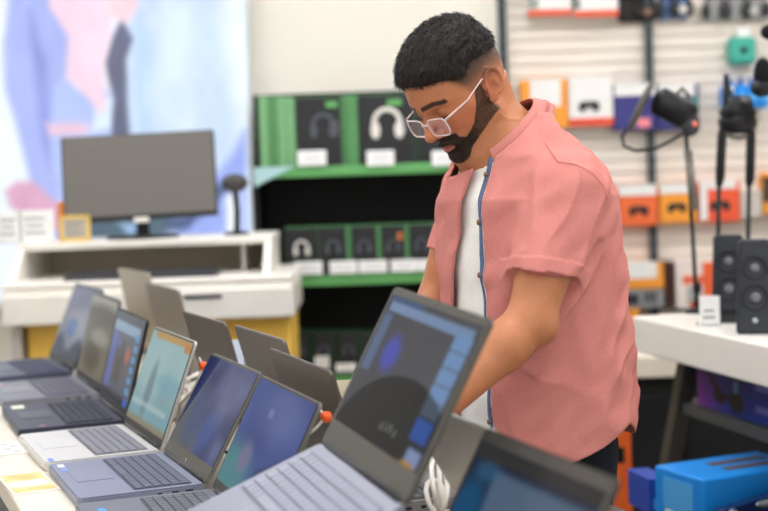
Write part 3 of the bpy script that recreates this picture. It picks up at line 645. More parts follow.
def f3(U, V):
    im = full(U, (78, 82, 96)); over(im, rectm(U, V, .03, .12, .9, .9, .01), (94, 98, 112)); over(im, rectm(U, V, .03, .78, .92, .9, .02), (150, 180, 205))
    over(im, rectm(U, V, .05, .1, .22, .76, .02), (92, 110, 190)); over(im, rectm(U, V, .28, .2, .56, .7, .02), (84, 80, 84)); over(im, blobm(U, V, .66, .55, .08, .1), (190, 105, 80))
    over(im, rectm(U, V, .3, .6, .36, .7, .02), (120, 110, 220))
    for k in range(6): over(im, rectm(U, V, .8, .14+.12*k, .93, .22+.12*k, .012), (96, 160, 214))
    over(im, rectm(U, V, 0, 0, 1, .08, .01), (44, 48, 60)); over(im, blobm(U, V, .88, .05, .06, .06), (50, 110, 220)); return im
def f4(U, V):
    im = full(U, (160, 196, 200)); im += (n2(U, V, 4, 4)*14)[..., None]; over(im, np.clip((.45-V)/.3, 0, 1)*.5, (96, 160, 182)); over(im, blobm(U, V, .35, .38, .08, .3, .7)*.5, (80, 100, 112)); over(im, blobm(U, V, .75, .5, .3, .1, .7)*.5, (110, 175, 196))
    over(im, rectm(U, V, .12, .93, .98, 1.0, .02), (206, 160, 84)); over(im, rectm(U, V, .86, .88, 1.0, .98, .02), (210, 140, 60)); over(im, np.clip((.09-V)/.06, 0, 1), (150, 140, 116))
    over(im, rectm(U, V, .02, .18, .9, .24, .03)*.5, (220, 232, 232)); return im
def f5(U, V):  # dark corner triangle and pale diagonal line are a painted reflection
    im = full(U, (66, 76, 128)); im += (n2(U, V, 5, 5)*40)[..., None]+(n2(U, V, 11, 6)*10)[..., None]; over(im, blobm(U, V, .1, .1, .35, .5, .8), (92, 96, 96)); over(im, blobm(U, V, .62, .26, .15, .2, .8), (52, 84, 160))
    over(im, blobm(U, V, .28, .32, .14, .28, .7)*.8, (58, 78, 140)); over(im, polym(U, V, [(0, .15), (.0, 1), (.25, 1)], .02), (22, 42, 104)); over(im, polym(U, V, [(0, .13), (.01, .13), (.26, 1), (.25, 1)], .01), (150, 156, 190)); over(im, blobm(U, V, .75, .7, .3, .3, .9)*.6, (138, 142, 178)); return im
def f6(U, V):
    im = full(U, (46, 72, 150)); im += (n2(U, V, 4, 8)*34)[..., None]; over(im, np.clip((.5-V)/.5, 0, 1)*.7, (50, 98, 180)); over(im, blobm(U, V, .15, .12, .3, .28, .8), (64, 140, 150)); over(im, blobm(U, V, .3, .3, .1, .14, .8), (120, 120, 160))
    over(im, blobm(U, V, .6, .8, .35, .25, .9)*.5, (130, 134, 190)); over(im, polym(U, V, [(.45, .0), (.55, .28), (.8, .42), (.82, .38), (.6, .22), (.52, 0)], .02), (38, 62, 120)); over(im, rectm(U, V, .38, .72, .46, .8, .03)*.5, (170, 180, 210)); return im
def fb(U, V):
    im = full(U, (84, 84, 90)); im += (n2(U, V, 3, 9)*12)[..., None]; over(im, rectm(U, V, .04, .88, .95, .955, .012), (132, 160, 200)); over(im, rectm(U, V, .02, .95, .4, 1.0, .01)*.6, (70, 110, 170))
    for k in range(5): over(im, rectm(U, V, .80, .33+.115*k, .965, .43+.115*k, .01), (126, 164, 214))
    over(im, rectm(U, V, .80, .16, .965, .31, .012), (22, 84, 176)); over(im, rectm(U, V, .02, .42, .12, .86, .03)*.6, (110, 146, 205)); over(im, blobm(U, V, .27, .6, .09, .13, .8), (84, 90, 200))
    over(im, np.clip(1.0-np.maximum((np.hypot((U-.62)/.62, (V+.12)/.62)-1)/.02, 0), 0, 1)*.92, (20, 22, 24)); over(im, rectm(U, V, .80, .33, .965, .9, .01)*.4, (126, 164, 214)); over(im, rectm(U, V, .80, .16, .965, .31, .012), (22, 84, 176))
    over(im, rectm(U, V, .84, .0, .98, .12, .02), (140, 160, 205)); over(im, blobm(U, V, .88, -.02, .09, .05, .5), (200, 140, 50)); return im
def f8(U, V):
    im = full(U, (42, 52, 76)); over(im, rectm(U, V, .22, -.1, 1, .86, .05), (96, 116, 142)); over(im, blobm(U, V, .1, .5, .13, .28, .6), (34, 88, 130)); over(im, blobm(U, V, .08, .22, .1, .08, .6), (30, 60, 160)); over(im, blobm(U, V, .16, .84, .1, .07, .8)*.6, (60, 120, 160))
    over(im, rectm(U, V, .0, .9, 1, 1, .05), (62, 60, 58)); return im
spec = [
 ((-.971, 4.132), -65.5, 113, .361, .244, .235, 'dark navy grey laptop with a pale blurred screen, farthest of the left row', (92, 98, 122), (62, 66, 92), (70, 72, 84), None, f1, ()),
 ((-.801, 3.700), -67.8, 105, .354, .240, .242, 'grey laptop with brownish reflections painted on its screen, second from the far end of the left row', (150, 152, 164), (98, 98, 112), (120, 118, 116), None, f2, ((.13, .215, .03, .014, (235, 160, 150)),)),
 ((-.657, 3.285), -69.0, 105, .356, .230, .235, 'black laptop showing open desktop windows, with a cream sticker by its front corner', (68, 72, 90), (44, 46, 60), (44, 44, 48), None, f3, ((.145, .20, .05, .03, (220, 216, 196)), (-.15, .18, .02, .012, (170, 110, 120)))),
 ((-.524, 2.915), -67.3, 111, .343, .226, .228, 'silver laptop with a pale teal screen and grey keys, in the left row', (250, 248, 243), (128, 128, 138), (200, 196, 186), None, f4, ((-.15, .212, .03, .01, (110, 140, 220)),)),
 ((-.389, 2.588), -68.0, 120, .329, .218, .224, 'blue grey laptop with a mottled blue screen, nearer the camera than the silver one', (160, 166, 190), (92, 96, 112), (132, 130, 124), (74, 72, 68), f5, ((.13, .205, .028, .012, (220, 225, 245)), (.09, .205, .02, .01, (120, 150, 230)))),
 ((-.254, 2.238), -70.0, 117, .342, .214, .235, 'grey laptop with an abstract blue wallpaper, its keys half under the largest laptop', (134, 138, 148), (92, 96, 104), (124, 120, 110), (40, 40, 44), f6, ((.1, .2, .03, .012, (70, 150, 220)),)),
]
for i, (c, yaw, op, W, hl, dep, lab, base, keys, lidc, bez, fn, st) in enumerate(spec):
    root, lidp, ML, d, M2 = laptop((c[0], c[1], ZD), yaw, op, W, hl, dep, lab, 1, base, keys, lidc, bez, fn, stickers=st, chin=.03 if i == 4 else .02, name_group=G1, numpad=i not in (2, 3))
    if i == 4: text_mesh('chin_logo', 'hp', .009, mat('logo_grey', (170, 170, 165), .4), lidp, ML @ Matrix.Translation((0, .014, .0012)))
rootB, lidB, MLB, dB, M2B = laptop((-.043, 1.874, .995), -71.7, 139.5, .353, .254, .25, 'large grey laptop raised on a sloped riser, with blue tiles on its big reflecting screen', 1, (160, 163, 178), (146, 149, 164), (100, 97, 90), (78, 75, 70), fb, tilt=21.4, rollb=3.3, th=.022, chin=.04, top=.012, side=.009, stickers=((-.12, .22, .03, .014, (200, 205, 225)),), name_group=G1)
ft = mat('faint_text', (70, 70, 70), .5, emit=(62, 62, 60), estr=1)
for k, ch in enumerate('AURA'):
    a = (k-1.5)*.017; text_mesh('screen_letter', ch, .018, ft, dB, M2B @ Matrix.Translation((.03+a, -.071-abs(a)**2*5+ .004*k*0, .0004)))
def riser():
    mb = MB(); Z0 = TT; R0 = Matrix.Rotation(rad(-71.7)+PI, 4, 'Z'); c = Vector((-.043, 1.874, 0)); t = rad(21.4); zb = .995-.022/math.cos(t)-.013
    prof = [(.02, TT), (.215, TT), (.215, zb-.215*math.tan(t)), (.02, zb-.02*math.tan(t))]
    M = Matrix.Translation(c) @ R0
    r = empty('laptop_riser', c+Vector((0, 0, TT)), rad(-71.7)+PI, 'dark sloped riser under the largest laptop', 'laptop riser')
    for x in (-.12, .12):
        mb = MB(); vs = [(x+e, y, z-TT) for e in (-.01, .01) for y, z in prof]; mb.add(vs, [[0, 1, 2, 3], [7, 6, 5, 4], [0, 4, 5, 1], [1, 5, 6, 2], [2, 6, 7, 3], [3, 7, 4, 0]]); mb.build('side_plate', m_dark, r)
    MB().box((0, .06, .01), (.22, .03, .012)).build('cross_bar', m_dark, r)
riser()
laptop((.078, 1.594, ZD), -70.0, 118.7, .345, .232, .235, 'dark laptop nearest the camera at the bottom edge, showing a grey blue window', 1, (120, 122, 128), (84, 86, 92), (70, 66, 62), (72, 68, 64), f8, chin=.02, top=.018, side=.01, name_group=G1)
G2 = 'laptops of the right row seen from behind'
ft_ = lambda U, V: full(U, (200, 215, 235))
for (c, yaw, op, lid, lab, lg) in [
 ((-.735, 4.35), -64.5, 100, (214, 204, 188), 'pale beige grey laptop seen from behind, farthest of the right row', None),
 ((-.565, 3.861), -66.2, 102, (178, 170, 160), 'grey laptop seen from behind, second from the far end of the right row', None),
 ((-.352, 3.13), -66.0, 104, (142, 134, 126), 'brownish grey laptop seen from behind with an orange security tag at its side', None),
 ((-.197, 2.80), -67.3, 105, (146, 138, 130), 'taupe laptop seen from behind with a small bright mark on its lid', (215, 210, 200)),
 ((-.088, 2.385), -69.5, 106, (116, 108, 98), 'dark taupe laptop seen from behind, under the hands of the man', None)]:
    laptop((c[0], c[1], ZD), yaw, op, {3.13: .32, 2.80: .32}.get(c[1], .352), {4.35: .262, 3.861: .250}.get(c[1], .236), .235, lab, -1, (150, 150, 152), (90, 92, 96), tuple(int(k*.84) for k in lid), None, ft_, logo=lg, name_group=G2)
laptop((.185, 1.98, ZD), -69, 120, .345, .235, .225, 'light grey laptop seen from behind, between the largest and the nearest laptop', -1, (110, 110, 112), (70, 70, 74), (182, 180, 172), None, ft_, name_group=G2)

# ------------------------------------------------------------------ small things on the laptop table
def flat_card(x, y, w, d, rz, lab, fn, h=.003):
    p = pz(x, y, TT); r = empty('info_sheet', (p.x, p.y, TT), rz, lab, 'price sheet', 'printed sheets on the left table edge')
    MB().box((0, 0, h/2), (w, d, h), .001).build('sheet', m_tagw, r)
    picture('print', mat('printed_card', (100, 100, 100), .4, attr=True), r, Matrix.Translation((0, 0, h)), w-.006, d-.006, fn, 40, 30, .0006)
def fs1(U, V):
    im = full(U, (226, 200, 130)); im += (n2(U, V, 6, 3)*22)[..., None]; over(im, rectm(U, V, .4, .05, .72, .95, .1), (238, 236, 226)); over(im, blobm(U, V, .2, .5, .18, .3, .8)*.6, (196, 168, 90)); return im
def fs2(U, V):
    im = full(U, (232, 228, 222)); 
    for k in range(4): over(im, blobm(U, V, .2+.22*k, .4+.2*(k % 2), .1, .14, .8)*.6, (150, 148, 142))
    return im
flat_card(28, 484, .17, .082, LA+.05, 'yellow and white printed sheet at the lower left table corner', fs1)
flat_card(10, 449, .14, .078, LA, 'white sheet with small grey pictures left of the silver laptop', fs2)
def sec_tag(x, y, d, cord, lab):
    p = px(x, y, d); r = empty('security_tag', p, 0, lab, 'security tag', 'orange security tags')
    M = Matrix.Rotation(LA, 4, 'Z') @ Matrix.Rotation(PI/2, 4, 'X')
    MB().lathe([(.001, -.008), (.007, -.008), (.009, -.004), (.009, .004), (.006, .008), (.001, .008)], 18, M).build('button', mat('tag_orange', (250, 104, 50), .35, noise=.05), r)
    MB().tube([(c-p) for c in cord], .0028, 8).build('cord', mat('cord_grey', (196, 190, 180), .5), r)
p = px(203, 366, 2.83)
sec_tag(203, 366, 2.83, [px(199, 358, 2.85), p, px(199, 378, 2.82), px(192, 392, 2.82), px(180, 404, 2.83), ltp(*[(q := px(172, 412, 2.85)).dot(LU), q.dot(LN)], TT+.004)], 'orange security tag with a pale cord between the silver and blue grey laptops')
p = px(326, 417, 2.2)
sec_tag(326, 417, 2.2, [px(318, 408, 2.21), p, px(316, 428, 2.19), px(305, 437, 2.18), px(300, 446, 2.17), Vector((px(296, 450, 2.16).x, 2.16, TT+.004))], 'orange security tag with a pale cord left of the largest laptop')
def cable(pts, r_, m, lab, name='power_cable'):
    o = MB().tube(pts, r_, 8).build(name, m); tag(o, lab, 'cable', 'cables between the laptop rows')
def squiggle(s0, n0, L, seed, r_=.004, amp=.02, hz=.02):
    rg = random.Random(seed); P = []
    for k in range(26):
        t = k/25; P.append(ltp(s0+L*t+rg.uniform(-.012, .012), n0+amp*math.sin(t*11+seed)+rg.uniform(-.006, .006), TT+r_+hz*abs(math.sin(t*7+seed))))
    return P
m_cw = mat('cable_white', (228, 222, 212), .5); m_cb = mat('cable_black', (24, 24, 26), .5)
for k, (s, n, L, m, lab) in enumerate([(-3.0, .70, .35, m_cw, 'white bundled cable lying behind the silver laptop'), (-2.95, .725, .3, m_cw, 'second white cable beside the bundled one behind the silver laptop'), (-2.3, .69, .3, m_cw, 'white cable lying left of the largest laptop hinge'), (-2.75, .72, .5, m_cb, 'thin black cable running behind the blue grey laptop'), (-2.0, .74, .3, m_cw, 'white cable under the light grey rear laptop'), (-1.95, .71, .25, m_cb, 'thin black cable by the foot of the large grey laptop')]):
    cable(squiggle(s, n, L, k+1, .0045 if m is m_cw else .003), .0045 if m is m_cw else .003, m, lab)
def coil(x, y, d, seed, lab, r_=.004, R=.035, n=3, hz=.05, c=None):
    rg = random.Random(seed); c = c or pz(x, y, TT+.02); P = []
    for k in range(n*12+1):
        t = 2*PI*k/12; P.append((c.x+R*(.6+.4*math.sin(t*.37+seed))*math.cos(t)*.6, c.y+R*1.6*math.sin(t+.3*math.sin(t*.5))+rg.uniform(-.003, .003), TT+r_+.004+hz*k/(n*12)*abs(math.sin(t*.5+seed))+.012*k/(n*12)))
    cable(P, r_, m_cw, lab)
coil(178, 408, 2.8, 1, 'white cable coil heaped behind the screen of the silver laptop', .005, .05, 4)
coil(192, 392, 2.8, 2, 'white cable coil heaped just beyond the blue grey laptop', .0045, .04, 3)
coil(306, 441, 2.2, 3, 'white cable coil beside the cord of the nearer orange tag', .004, .03, 3)
coil(436, 490, 1.9, 4, 'white cable coil at the lower corner of the largest screen', .004, .03, 3, .10, ltp(-2.0, .885))
def rear_card(s, n, w, h, rz, col, lab):
    p = ltp(s, n, TT); r = empty('price_card', p, rz, lab, 'price card', 'price cards'); MB().box((0, 0, h/2), (w, .006, h), .001).build('card', mat('card_pale', (225, 232, 244), .5), r)
    MB().box((0, -.0002, h-.02), (w+.001, .0068, .04), .001).build('coloured_band', mat('goods_%d_%d_%d' % col, col, .5), r)
    MB().box((0, .012, .0025), (w, .04, .005)).build('foot', mat('acrylic', (230, 235, 238), .1, alpha=.5), r)
def card_at(x, y, d, w, col, lab):
    p = px(x, y, d); rear_card(p.dot(LU), p.dot(LN), w, p.z-TT, 0, col, lab)
card_at(232, 340, 3.25, .05, (225, 228, 236), 'pale blue white card standing between two grey laptop lids')
card_at(347, 380, 2.93, .045, (235, 225, 190), 'white card standing behind the dark taupe laptop, left of the large screen')
def adapter():
    p = ltp(-2.0, .965, TT); r = empty('power_adapter', (p.x, p.y, TT), LA, 'white power adapter with dark plug marks at the foot of the light grey laptop', 'power adapter')
    MB().box((0, 0, .02), (.06, .045, .04), .01, seg=3).build('body', m_cw, r); MB().box((0, 0, .041), (.03, .02, .003), .001).build('socket', mat('socket_green', (50, 70, 62), .5), r)
    MB().tube([(0, 0, .03), (0, .02, .08), (-.02, .03, .11), (-.04, .02, .06), (-.05, 0, .004)], .004).build('lead', m_cw, r)
adapter()
# ------------------------------------------------------------------ the man
def smin(a, b, k):
    h = np.clip(.5+.5*(b-a)/k, 0, 1); return b*(1-h)+a*h-k*h*(1-h)
def smax(a, b, k): return -smin(-a, -b, k)
def sph(P, c, r): return np.linalg.norm(P-np.array(c), axis=-1)-r
def ell(P, c, r):
    q = (P-np.array(c))/np.array(r); k0 = np.linalg.norm(q, axis=-1); k1 = np.linalg.norm(q/np.array(r), axis=-1)+1e-9; return k0*(k0-1)/k1
def cap(P, a, b, ra, rb=None):
    rb = ra if rb is None else rb; a = np.array(a, float); b = np.array(b, float); ba = b-a; t = np.clip(((P-a)@ba)/(ba@ba), 0, 1)
    return np.linalg.norm(P-a-t[..., None]*ba, axis=-1)-(ra+(rb-ra)*t)
def chain(P, pts, rs, k):
    d = None
    for i in range(len(pts)-1):
        e = cap(P, pts[i], pts[i+1], rs[i], rs[i+1]); d = e if d is None else smin(d, e, k)
    return d
def surface_nets(fn, lo, hi, h, name):
    lo = np.array(lo, float); n = np.ceil((np.array(hi)-lo)/h).astype(int)+1
    B = 8; nb = -(-n//B); vals = np.full(nb*B+1, 1.0, np.float32)
    bc = np.stack(np.meshgrid(*[np.arange(k) for k in nb], indexing='ij'), -1).reshape(-1, 3)
    cen = lo+(bc*B+B/2)*h; dc = fn(cen); act = bc[np.abs(dc) < B*h*1.25]
    sgn = np.where(dc < 0, -1., 1.).reshape(nb); vals[:-1, :-1, :-1] = np.repeat(np.repeat(np.repeat(sgn, B, 0), B, 1), B, 2)
    off = np.stack(np.meshgrid(*[np.arange(B+1)]*3, indexing='ij'), -1).reshape(-1, 3)
    for k in range(0, len(act), 400):
        idx = (act[k:k+400, None, :]*B+off[None]).reshape(-1, 3); v = fn(lo+idx*h); vals[idx[:, 0], idx[:, 1], idx[:, 2]] = v
    neg = vals < 0; N = vals.shape; cnt = np.zeros(tuple(np.array(N)-1), np.int8)
    for a in (0, 1):
        for b in (0, 1):
            for c in (0, 1): cnt += neg[a:N[0]-1+a, b:N[1]-1+b, c:N[2]-1+c]
    cells = np.argwhere((cnt > 0) & (cnt < 8)); cid = np.full(cnt.shape, -1, np.int64); cid[tuple(cells.T)] = np.arange(len(cells))
    acc = np.zeros((len(cells), 3)); w = np.zeros(len(cells)); cor = [(a, b, c) for a in (0, 1) for b in (0, 1) for c in (0, 1)]
    for i in range(8):
        for j in range(i+1, 8):
            d = np.array(cor[j])-np.array(cor[i])
            if np.abs(d).sum() != 1: continue
            pa = cells+np.array(cor[i]); pb = cells+np.array(cor[j]); va = vals[tuple(pa.T)]; vb = vals[tuple(pb.T)]; m = (va < 0) != (vb < 0)
            t = np.where(m, va/np.where(m, va-vb, 1), 0); q = np.array(cor[i])+t[:, None]*d; acc[m] += q[m]; w[m] += 1
    V = lo+(cells+acc/w[:, None])*h; F = []
    for ax in range(3):
        o1, o2 = [(1, 2), (2, 0), (0, 1)][ax]; sl = [slice(None)]*3; s2 = [slice(None)]*3; sl[ax] = slice(0, -1); s2[ax] = slice(1, None)
        e = np.argwhere(neg[tuple(sl)] != neg[tuple(s2)]); e = e[(e[:, o1] > 0) & (e[:, o2] > 0) & (e[:, o1] < N[o1]-1) & (e[:, o2] < N[o2]-1)]
        u1 = np.zeros(3, int); u1[o1] = 1; u2 = np.zeros(3, int); u2[o2] = 1
        q = np.stack([cid[tuple((e-u1-u2).T)], cid[tuple((e-u2).T)], cid[tuple(e.T)], cid[tuple((e-u1).T)]], 1)
        fl = ~neg[tuple(e.T)]; q[fl] = q[fl][:, ::-1]; F.append(q)
    F = np.concatenate(F); F = F[(F >= 0).all(1)]
    return V, F
def join_np(parts):
    V = []; F = []; k = 0
    for v, f in parts: V.append(v); F.append(f+k); k += len(v)
    return np.concatenate(V), np.concatenate(F)
def npmesh(name, V, F, m, parent, colors=None, smooth=True):
    me = bpy.data.meshes.new(name); me.vertices.add(len(V)); me.vertices.foreach_set('co', np.asarray(V, np.float32).ravel())
    me.loops.add(F.size); me.loops.foreach_set('vertex_index', F.ravel().astype(np.int32)); me.polygons.add(len(F)); me.polygons.foreach_set('loop_start', (np.arange(len(F))*F.shape[1]).astype(np.int32)); me.polygons.foreach_set('loop_total', np.full(len(F), F.shape[1], np.int32))
    me.update(calc_edges=True); me.polygons.foreach_set('use_smooth', np.full(len(F), smooth))
    if colors is not None:
        at = me.color_attributes.new('Col', 'FLOAT_COLOR', 'POINT'); cc = np.ones((len(V), 4), np.float32); cc[:, :3] = lin(np.clip(colors, 0, 255)); at.data.foreach_set('color', cc.ravel())
    me.materials.append(m); o = bpy.data.objects.new(name, me); COL.objects.link(o); o.parent = parent; return o

# man frame: a forward, b left, c up; origin under the pelvis
FYAW = rad(20); MF = np.array([-math.cos(FYAW), -math.sin(FYAW), 0]); MLF = np.array([math.sin(FYAW), -math.cos(FYAW), 0]); MZ = np.array([0, 0, 1.])
MO = np.array([.325, 2.66, 0]); MR = np.stack([MF, MLF, MZ], 1)       # columns: local axes in world
def w2m(p): return (np.array(p)-MO) @ MR
def mpx(x, y, d): return w2m(px(x, y, d))
man = empty('person', tuple(MO), math.atan2(MF[1], MF[0]), 'person in a salmon pink short sleeved shirt leaning over the laptops, wearing clear framed glasses', 'person')
# head frame
S = .985; hy = rad(35); hp = rad(40)
hF0 = np.array([-math.cos(hy), -math.sin(hy), 0]); hL = np.array([math.sin(hy), -math.cos(hy), 0])
hFw = math.cos(hp)*hF0-math.sin(hp)*MZ; hUp = math.cos(hp)*MZ+math.sin(hp)*hF0
HRw = np.stack([hL, hFw, hUp], 1)                       # columns x=left, y=forward, z=up in world
EAR = np.array(px(489, 88, 2.55)); HO = EAR-HRw @ (np.array([.078, 0, 0])*S)
HR = MR.T @ HRw; HOm = w2m(HO)                           # head frame in man-local
def toH(P): return ((P-HOm) @ HR)/S
def fromH(q): return HOm+(HR @ (np.array(q, float)*S))

def skull(q):
    d = ell(q, (0, -.004, .050), (.0745, .096, .081)); d = smin(d, ell(q, (0, .022, .040), (.066, .078, .070)), .02)
    d = smin(d, ell(q, (0, -.03, .01), (.064, .066, .065)), .03)
    return d
def head(q):
    ax = np.abs(q[..., 0]); m = q.copy(); m[..., 0] = ax                # mirrored
    d = skull(q)
    d = smin(d, ell(q, (0, .038, -.020), (.058, .056, .066)), .03)
    d = smin(d, cap(m, (.050, .004, -.048), (.018, .074, -.086), .019, .017), .022)
    d = smin(d, ell(q, (0, .080, -.088), (.022, .017, .016)), .016)
    d = smin(d, cap(m, (.052, .045, .002), (.036, .068, -.004), .015, .016), .018)
    d = smin(d, ell(q, (0, .070, -.048), (.030, .030, .026)), .016)
    d = smin(d, cap(m, (.044, .076, .037), (.010, .091, .036), .008, .009), .014)
    d = smax(d, -ell(m, (.032, .101, .016), (.017, .017, .012)), .014)
    d = smin(d, ell(m, (.0315, .0765, .016), (.0150, .0135, .0125)), .004)      # closed lids
    d = smin(d, cap(q, (0, .090, .026), (0, .116, -.012), .0065, .0088), .010)
    d = smin(d, ell(q, (0, .1165, -.0165), (.0105, .0100, .0090)), .007)
    d = smin(d, ell(m, (.0115, .1035, -.020), (.0075, .0100, .0072)), .006)
    d = smax(d, -ell(m, (.0062, .1085, -.0268), (.0038, .0052, .0030)), .003)
    lipu = cap(m, (.0225, .0905, -.0510), (.004, .1035, -.0455), .0032, .0050)
    lipl = cap(m, (.0215, .0905, -.0530), (.0, .1015, -.0585), .0034, .0066)
    d = smin(d, lipu, .005); d = smin(d, lipl, .005)
    d = smax(d, -cap(m, (.0215, .0965, -.0515), (0, .1100, -.0515), .0011, .0016), .0025)
    # ears
    t = rad(14); e = m-np.array((.073, -.008, .002)); ey = e[..., 1]*math.cos(t)+e[..., 2]*math.sin(t); ez = -e[..., 1]*math.sin(t)+e[..., 2]*math.cos(t)
    ex = e[..., 0]+ey*.45; E = np.stack([ex, ey, ez], -1)
    ear = ell(E, (.004, -.004, .004), (.0055, .0175, .0310)); rim = np.hypot(np.hypot((ey+.004)/.0150, (ez-.006)/.0250)*.019-.0178, (ex-.0110)*1.0)-.0036
    rim = np.where(ez < -.020, rim+.004, rim)
    ear = smin(ear, rim, .003); ear = smax(ear, -ell(E, (.0125, .002, -.003), (.0100, .0088, .0130)), .003)
    ear = smin(ear, cap(E, (.0095, -.0105, -.006), (.0100, -.007, .013), .0026), .004); ear = smin(ear, ell(E, (.006, .004, -.025), (.0052, .0080, .0085)), .005)
    ear = smin(ear, ell(E, (.0085, .0125, -.002), (.005, .0035, .0055)), .004)
    return smin(d, ear, .005)
# joints in man-local coordinates
SL = mpx(564, 194, 2.50); EL = mpx(531, 320, 2.42); WL = mpx(437, 412, 2.335); HLc = mpx(398, 447, 2.33)
SRr = w2m((.180, 2.84, 1.345)); ER = mpx(440, 300, 2.84); WR = w2m((-.028, 2.545, .972)); HRc = w2m((-.083, 2.475, .905))
NB = w2m(px(506, 143, 2.65))
def hand_parts(P, W, C, side, tipz):
    """palm and five fingers over the keyboard; side=+1 left hand, -1 right hand"""
    f = (C-W); f = f/np.linalg.norm(f); dn = np.array([0, 0, -1.]); lat = np.cross(dn, f); lat = lat/np.linalg.norm(lat); nrm = np.cross(f, lat)
    if nrm[2] < 0: nrm = -nrm
    th = lat*side*-1                              # toward the thumb
    rt = np.cross(MZ, f); rt /= np.linalg.norm(rt)    # left of the pointing direction
    th = -rt if side > 0 else rt
    d = cap(P, W, W+f*.03, .024, .026)
    for k, (o, L, r) in enumerate(((-.030, .082, .0095), (-.010, .090, .0100), (.010, .086, .0098), (.029, .078, .0088))):
        base = W+f*L-th*o*1.0; d = smin(d, cap(P, W+f*.02-th*o*.6, base, .0165, .0120), .010)
    for k, (o, L, l, r) in enumerate(((-.031, .084, .068, .0088), (-.010, .092, .078, .0090), (.011, .088, .072, .0086), (.030, .078, .058, .0078))):
        b = W+f*L-th*o; hor = np.array([f[0], f[1], 0]); hor /= np.linalg.norm(hor)
        p1 = b+(hor*.92+MZ*-.05)*l*.45-th*o*.12; p2 = p1+(hor*.7-MZ*.62)*l*.32; p3 = p2+(hor*.35-MZ*.85)*l*.26
        s = (b[2]-.006-tipz)/max(b[2]-p3[2], 1e-3) if p3[2] < tipz else 1
        q = [b] + [np.array([p[0], p[1], b[2]+(p[2]-b[2])*min(1, s)]) for p in (p1, p2, p3)]
        d = smin(d, chain(P, q, [r*1.05, r, r*.9, r*.78], .003), .006)
    t0 = W+f*.02+th*.016; t1 = t0+f*.035+th*.022-MZ*.008; t2 = t1+f*.028+th*.008-MZ*.008; t3 = t2+f*.022-th*.002-MZ*.006
    return smin(d, chain(P, [t0, t1, t2, t3], [.016, .0115, .0098, .0082], .005), .009)
def limb(P):
    d = smin(cap(P, SL, SL*.5+EL*.5, .058, .0525), cap(P, SL*.5+EL*.5, EL, .0525, .040), .02)
    mid = EL*.72+WL*.28; d = smin(d, chain(P, [EL, mid, WL], [.038, .0405, .026], .02), .02)
    d = smin(d, sph(P, EL+np.array([-.012, .008, -.012]), .030), .02)
    d = smin(d, hand_parts(P, WL, HLc, 1, .868), .012)
    e = smin(cap(P, SRr, ER, .056, .044), chain(P, [ER, ER*.7+WR*.3, WR], [.041, .043, .026], .02), .02)
    e = smin(e, hand_parts(P, WR, HRc, -1, .868), .012)
    return d, e
TZ = np.array([.78, .93, 1.06, 1.22, 1.34, 1.42, 1.48])
TA_ = np.array([.03, .022, .014, .045, .058, .070, .085]); TRA = np.array([.088, .096, .100, .106, .104, .082, .040]); TRB = np.array([.148, .158, .150, .165, .172, .120, .045])
TWC, TWS = math.cos(rad(12)), math.sin(rad(12))
def tw(P):
    a = P[..., 0]-.05; return a*TWC+P[..., 1]*TWS+.05, P[..., 1]*TWC-a*TWS
def untw(a, b, z): return np.array([(a-.05)*TWC-b*TWS+.05, (a-.05)*TWS+b*TWC, z])
def loft(P, dr=0.0, ra=None, rb=None, ca=None, bo=0, pw=2.0):
    z = P[..., 2]; pa, pb = tw(P); c = np.interp(z, TZ, TA_ if ca is None else ca); A = np.interp(z, TZ, TRA if ra is None else ra)+dr; Bq = np.interp(z, TZ, TRB if rb is None else rb)+dr
    k = (np.abs((pa-c)/A)**pw+np.abs((pb-bo)/Bq)**pw)**(1/pw); d = (k-1)*np.minimum(A, Bq)*.9
    return np.maximum(d, np.maximum(TZ[0]-z, z-TZ[-1]))
HEADBASE = fromH((0, -.035, -.035))
def torso(P):
    d = loft(P); d = smin(d, cap(P, NB, SL+np.array([0, -.03, .0]), .055, .058), .04); d = smin(d, cap(P, NB, SRr+np.array([0, .02, 0]), .055, .058), .04)
    return d
def neck(P): 
    return smin(cap(P, HEADBASE, NB+np.array([.005, 0, -.02]), .054, .055), cap(P, fromH((0, .012, -.06)), NB+np.array([.045, 0, -.03]), .040, .048), .04)
def body_fn(P):
    d = smin(torso(P), neck(P), .03); l, r = limb(P); d = smin(d, l, .03); d = smin(d, r, .03)
    near = np.linalg.norm(P-fromH((0, 0, .0)), axis=-1) < .26; q = toH(P[near]) if near.any() else None
    if q is not None:
        hd = head(q)*S; dd = d[near]; d[near] = smin(dd, hd, np.where(q[:, 2] > -.02, .006, .02))
    return d
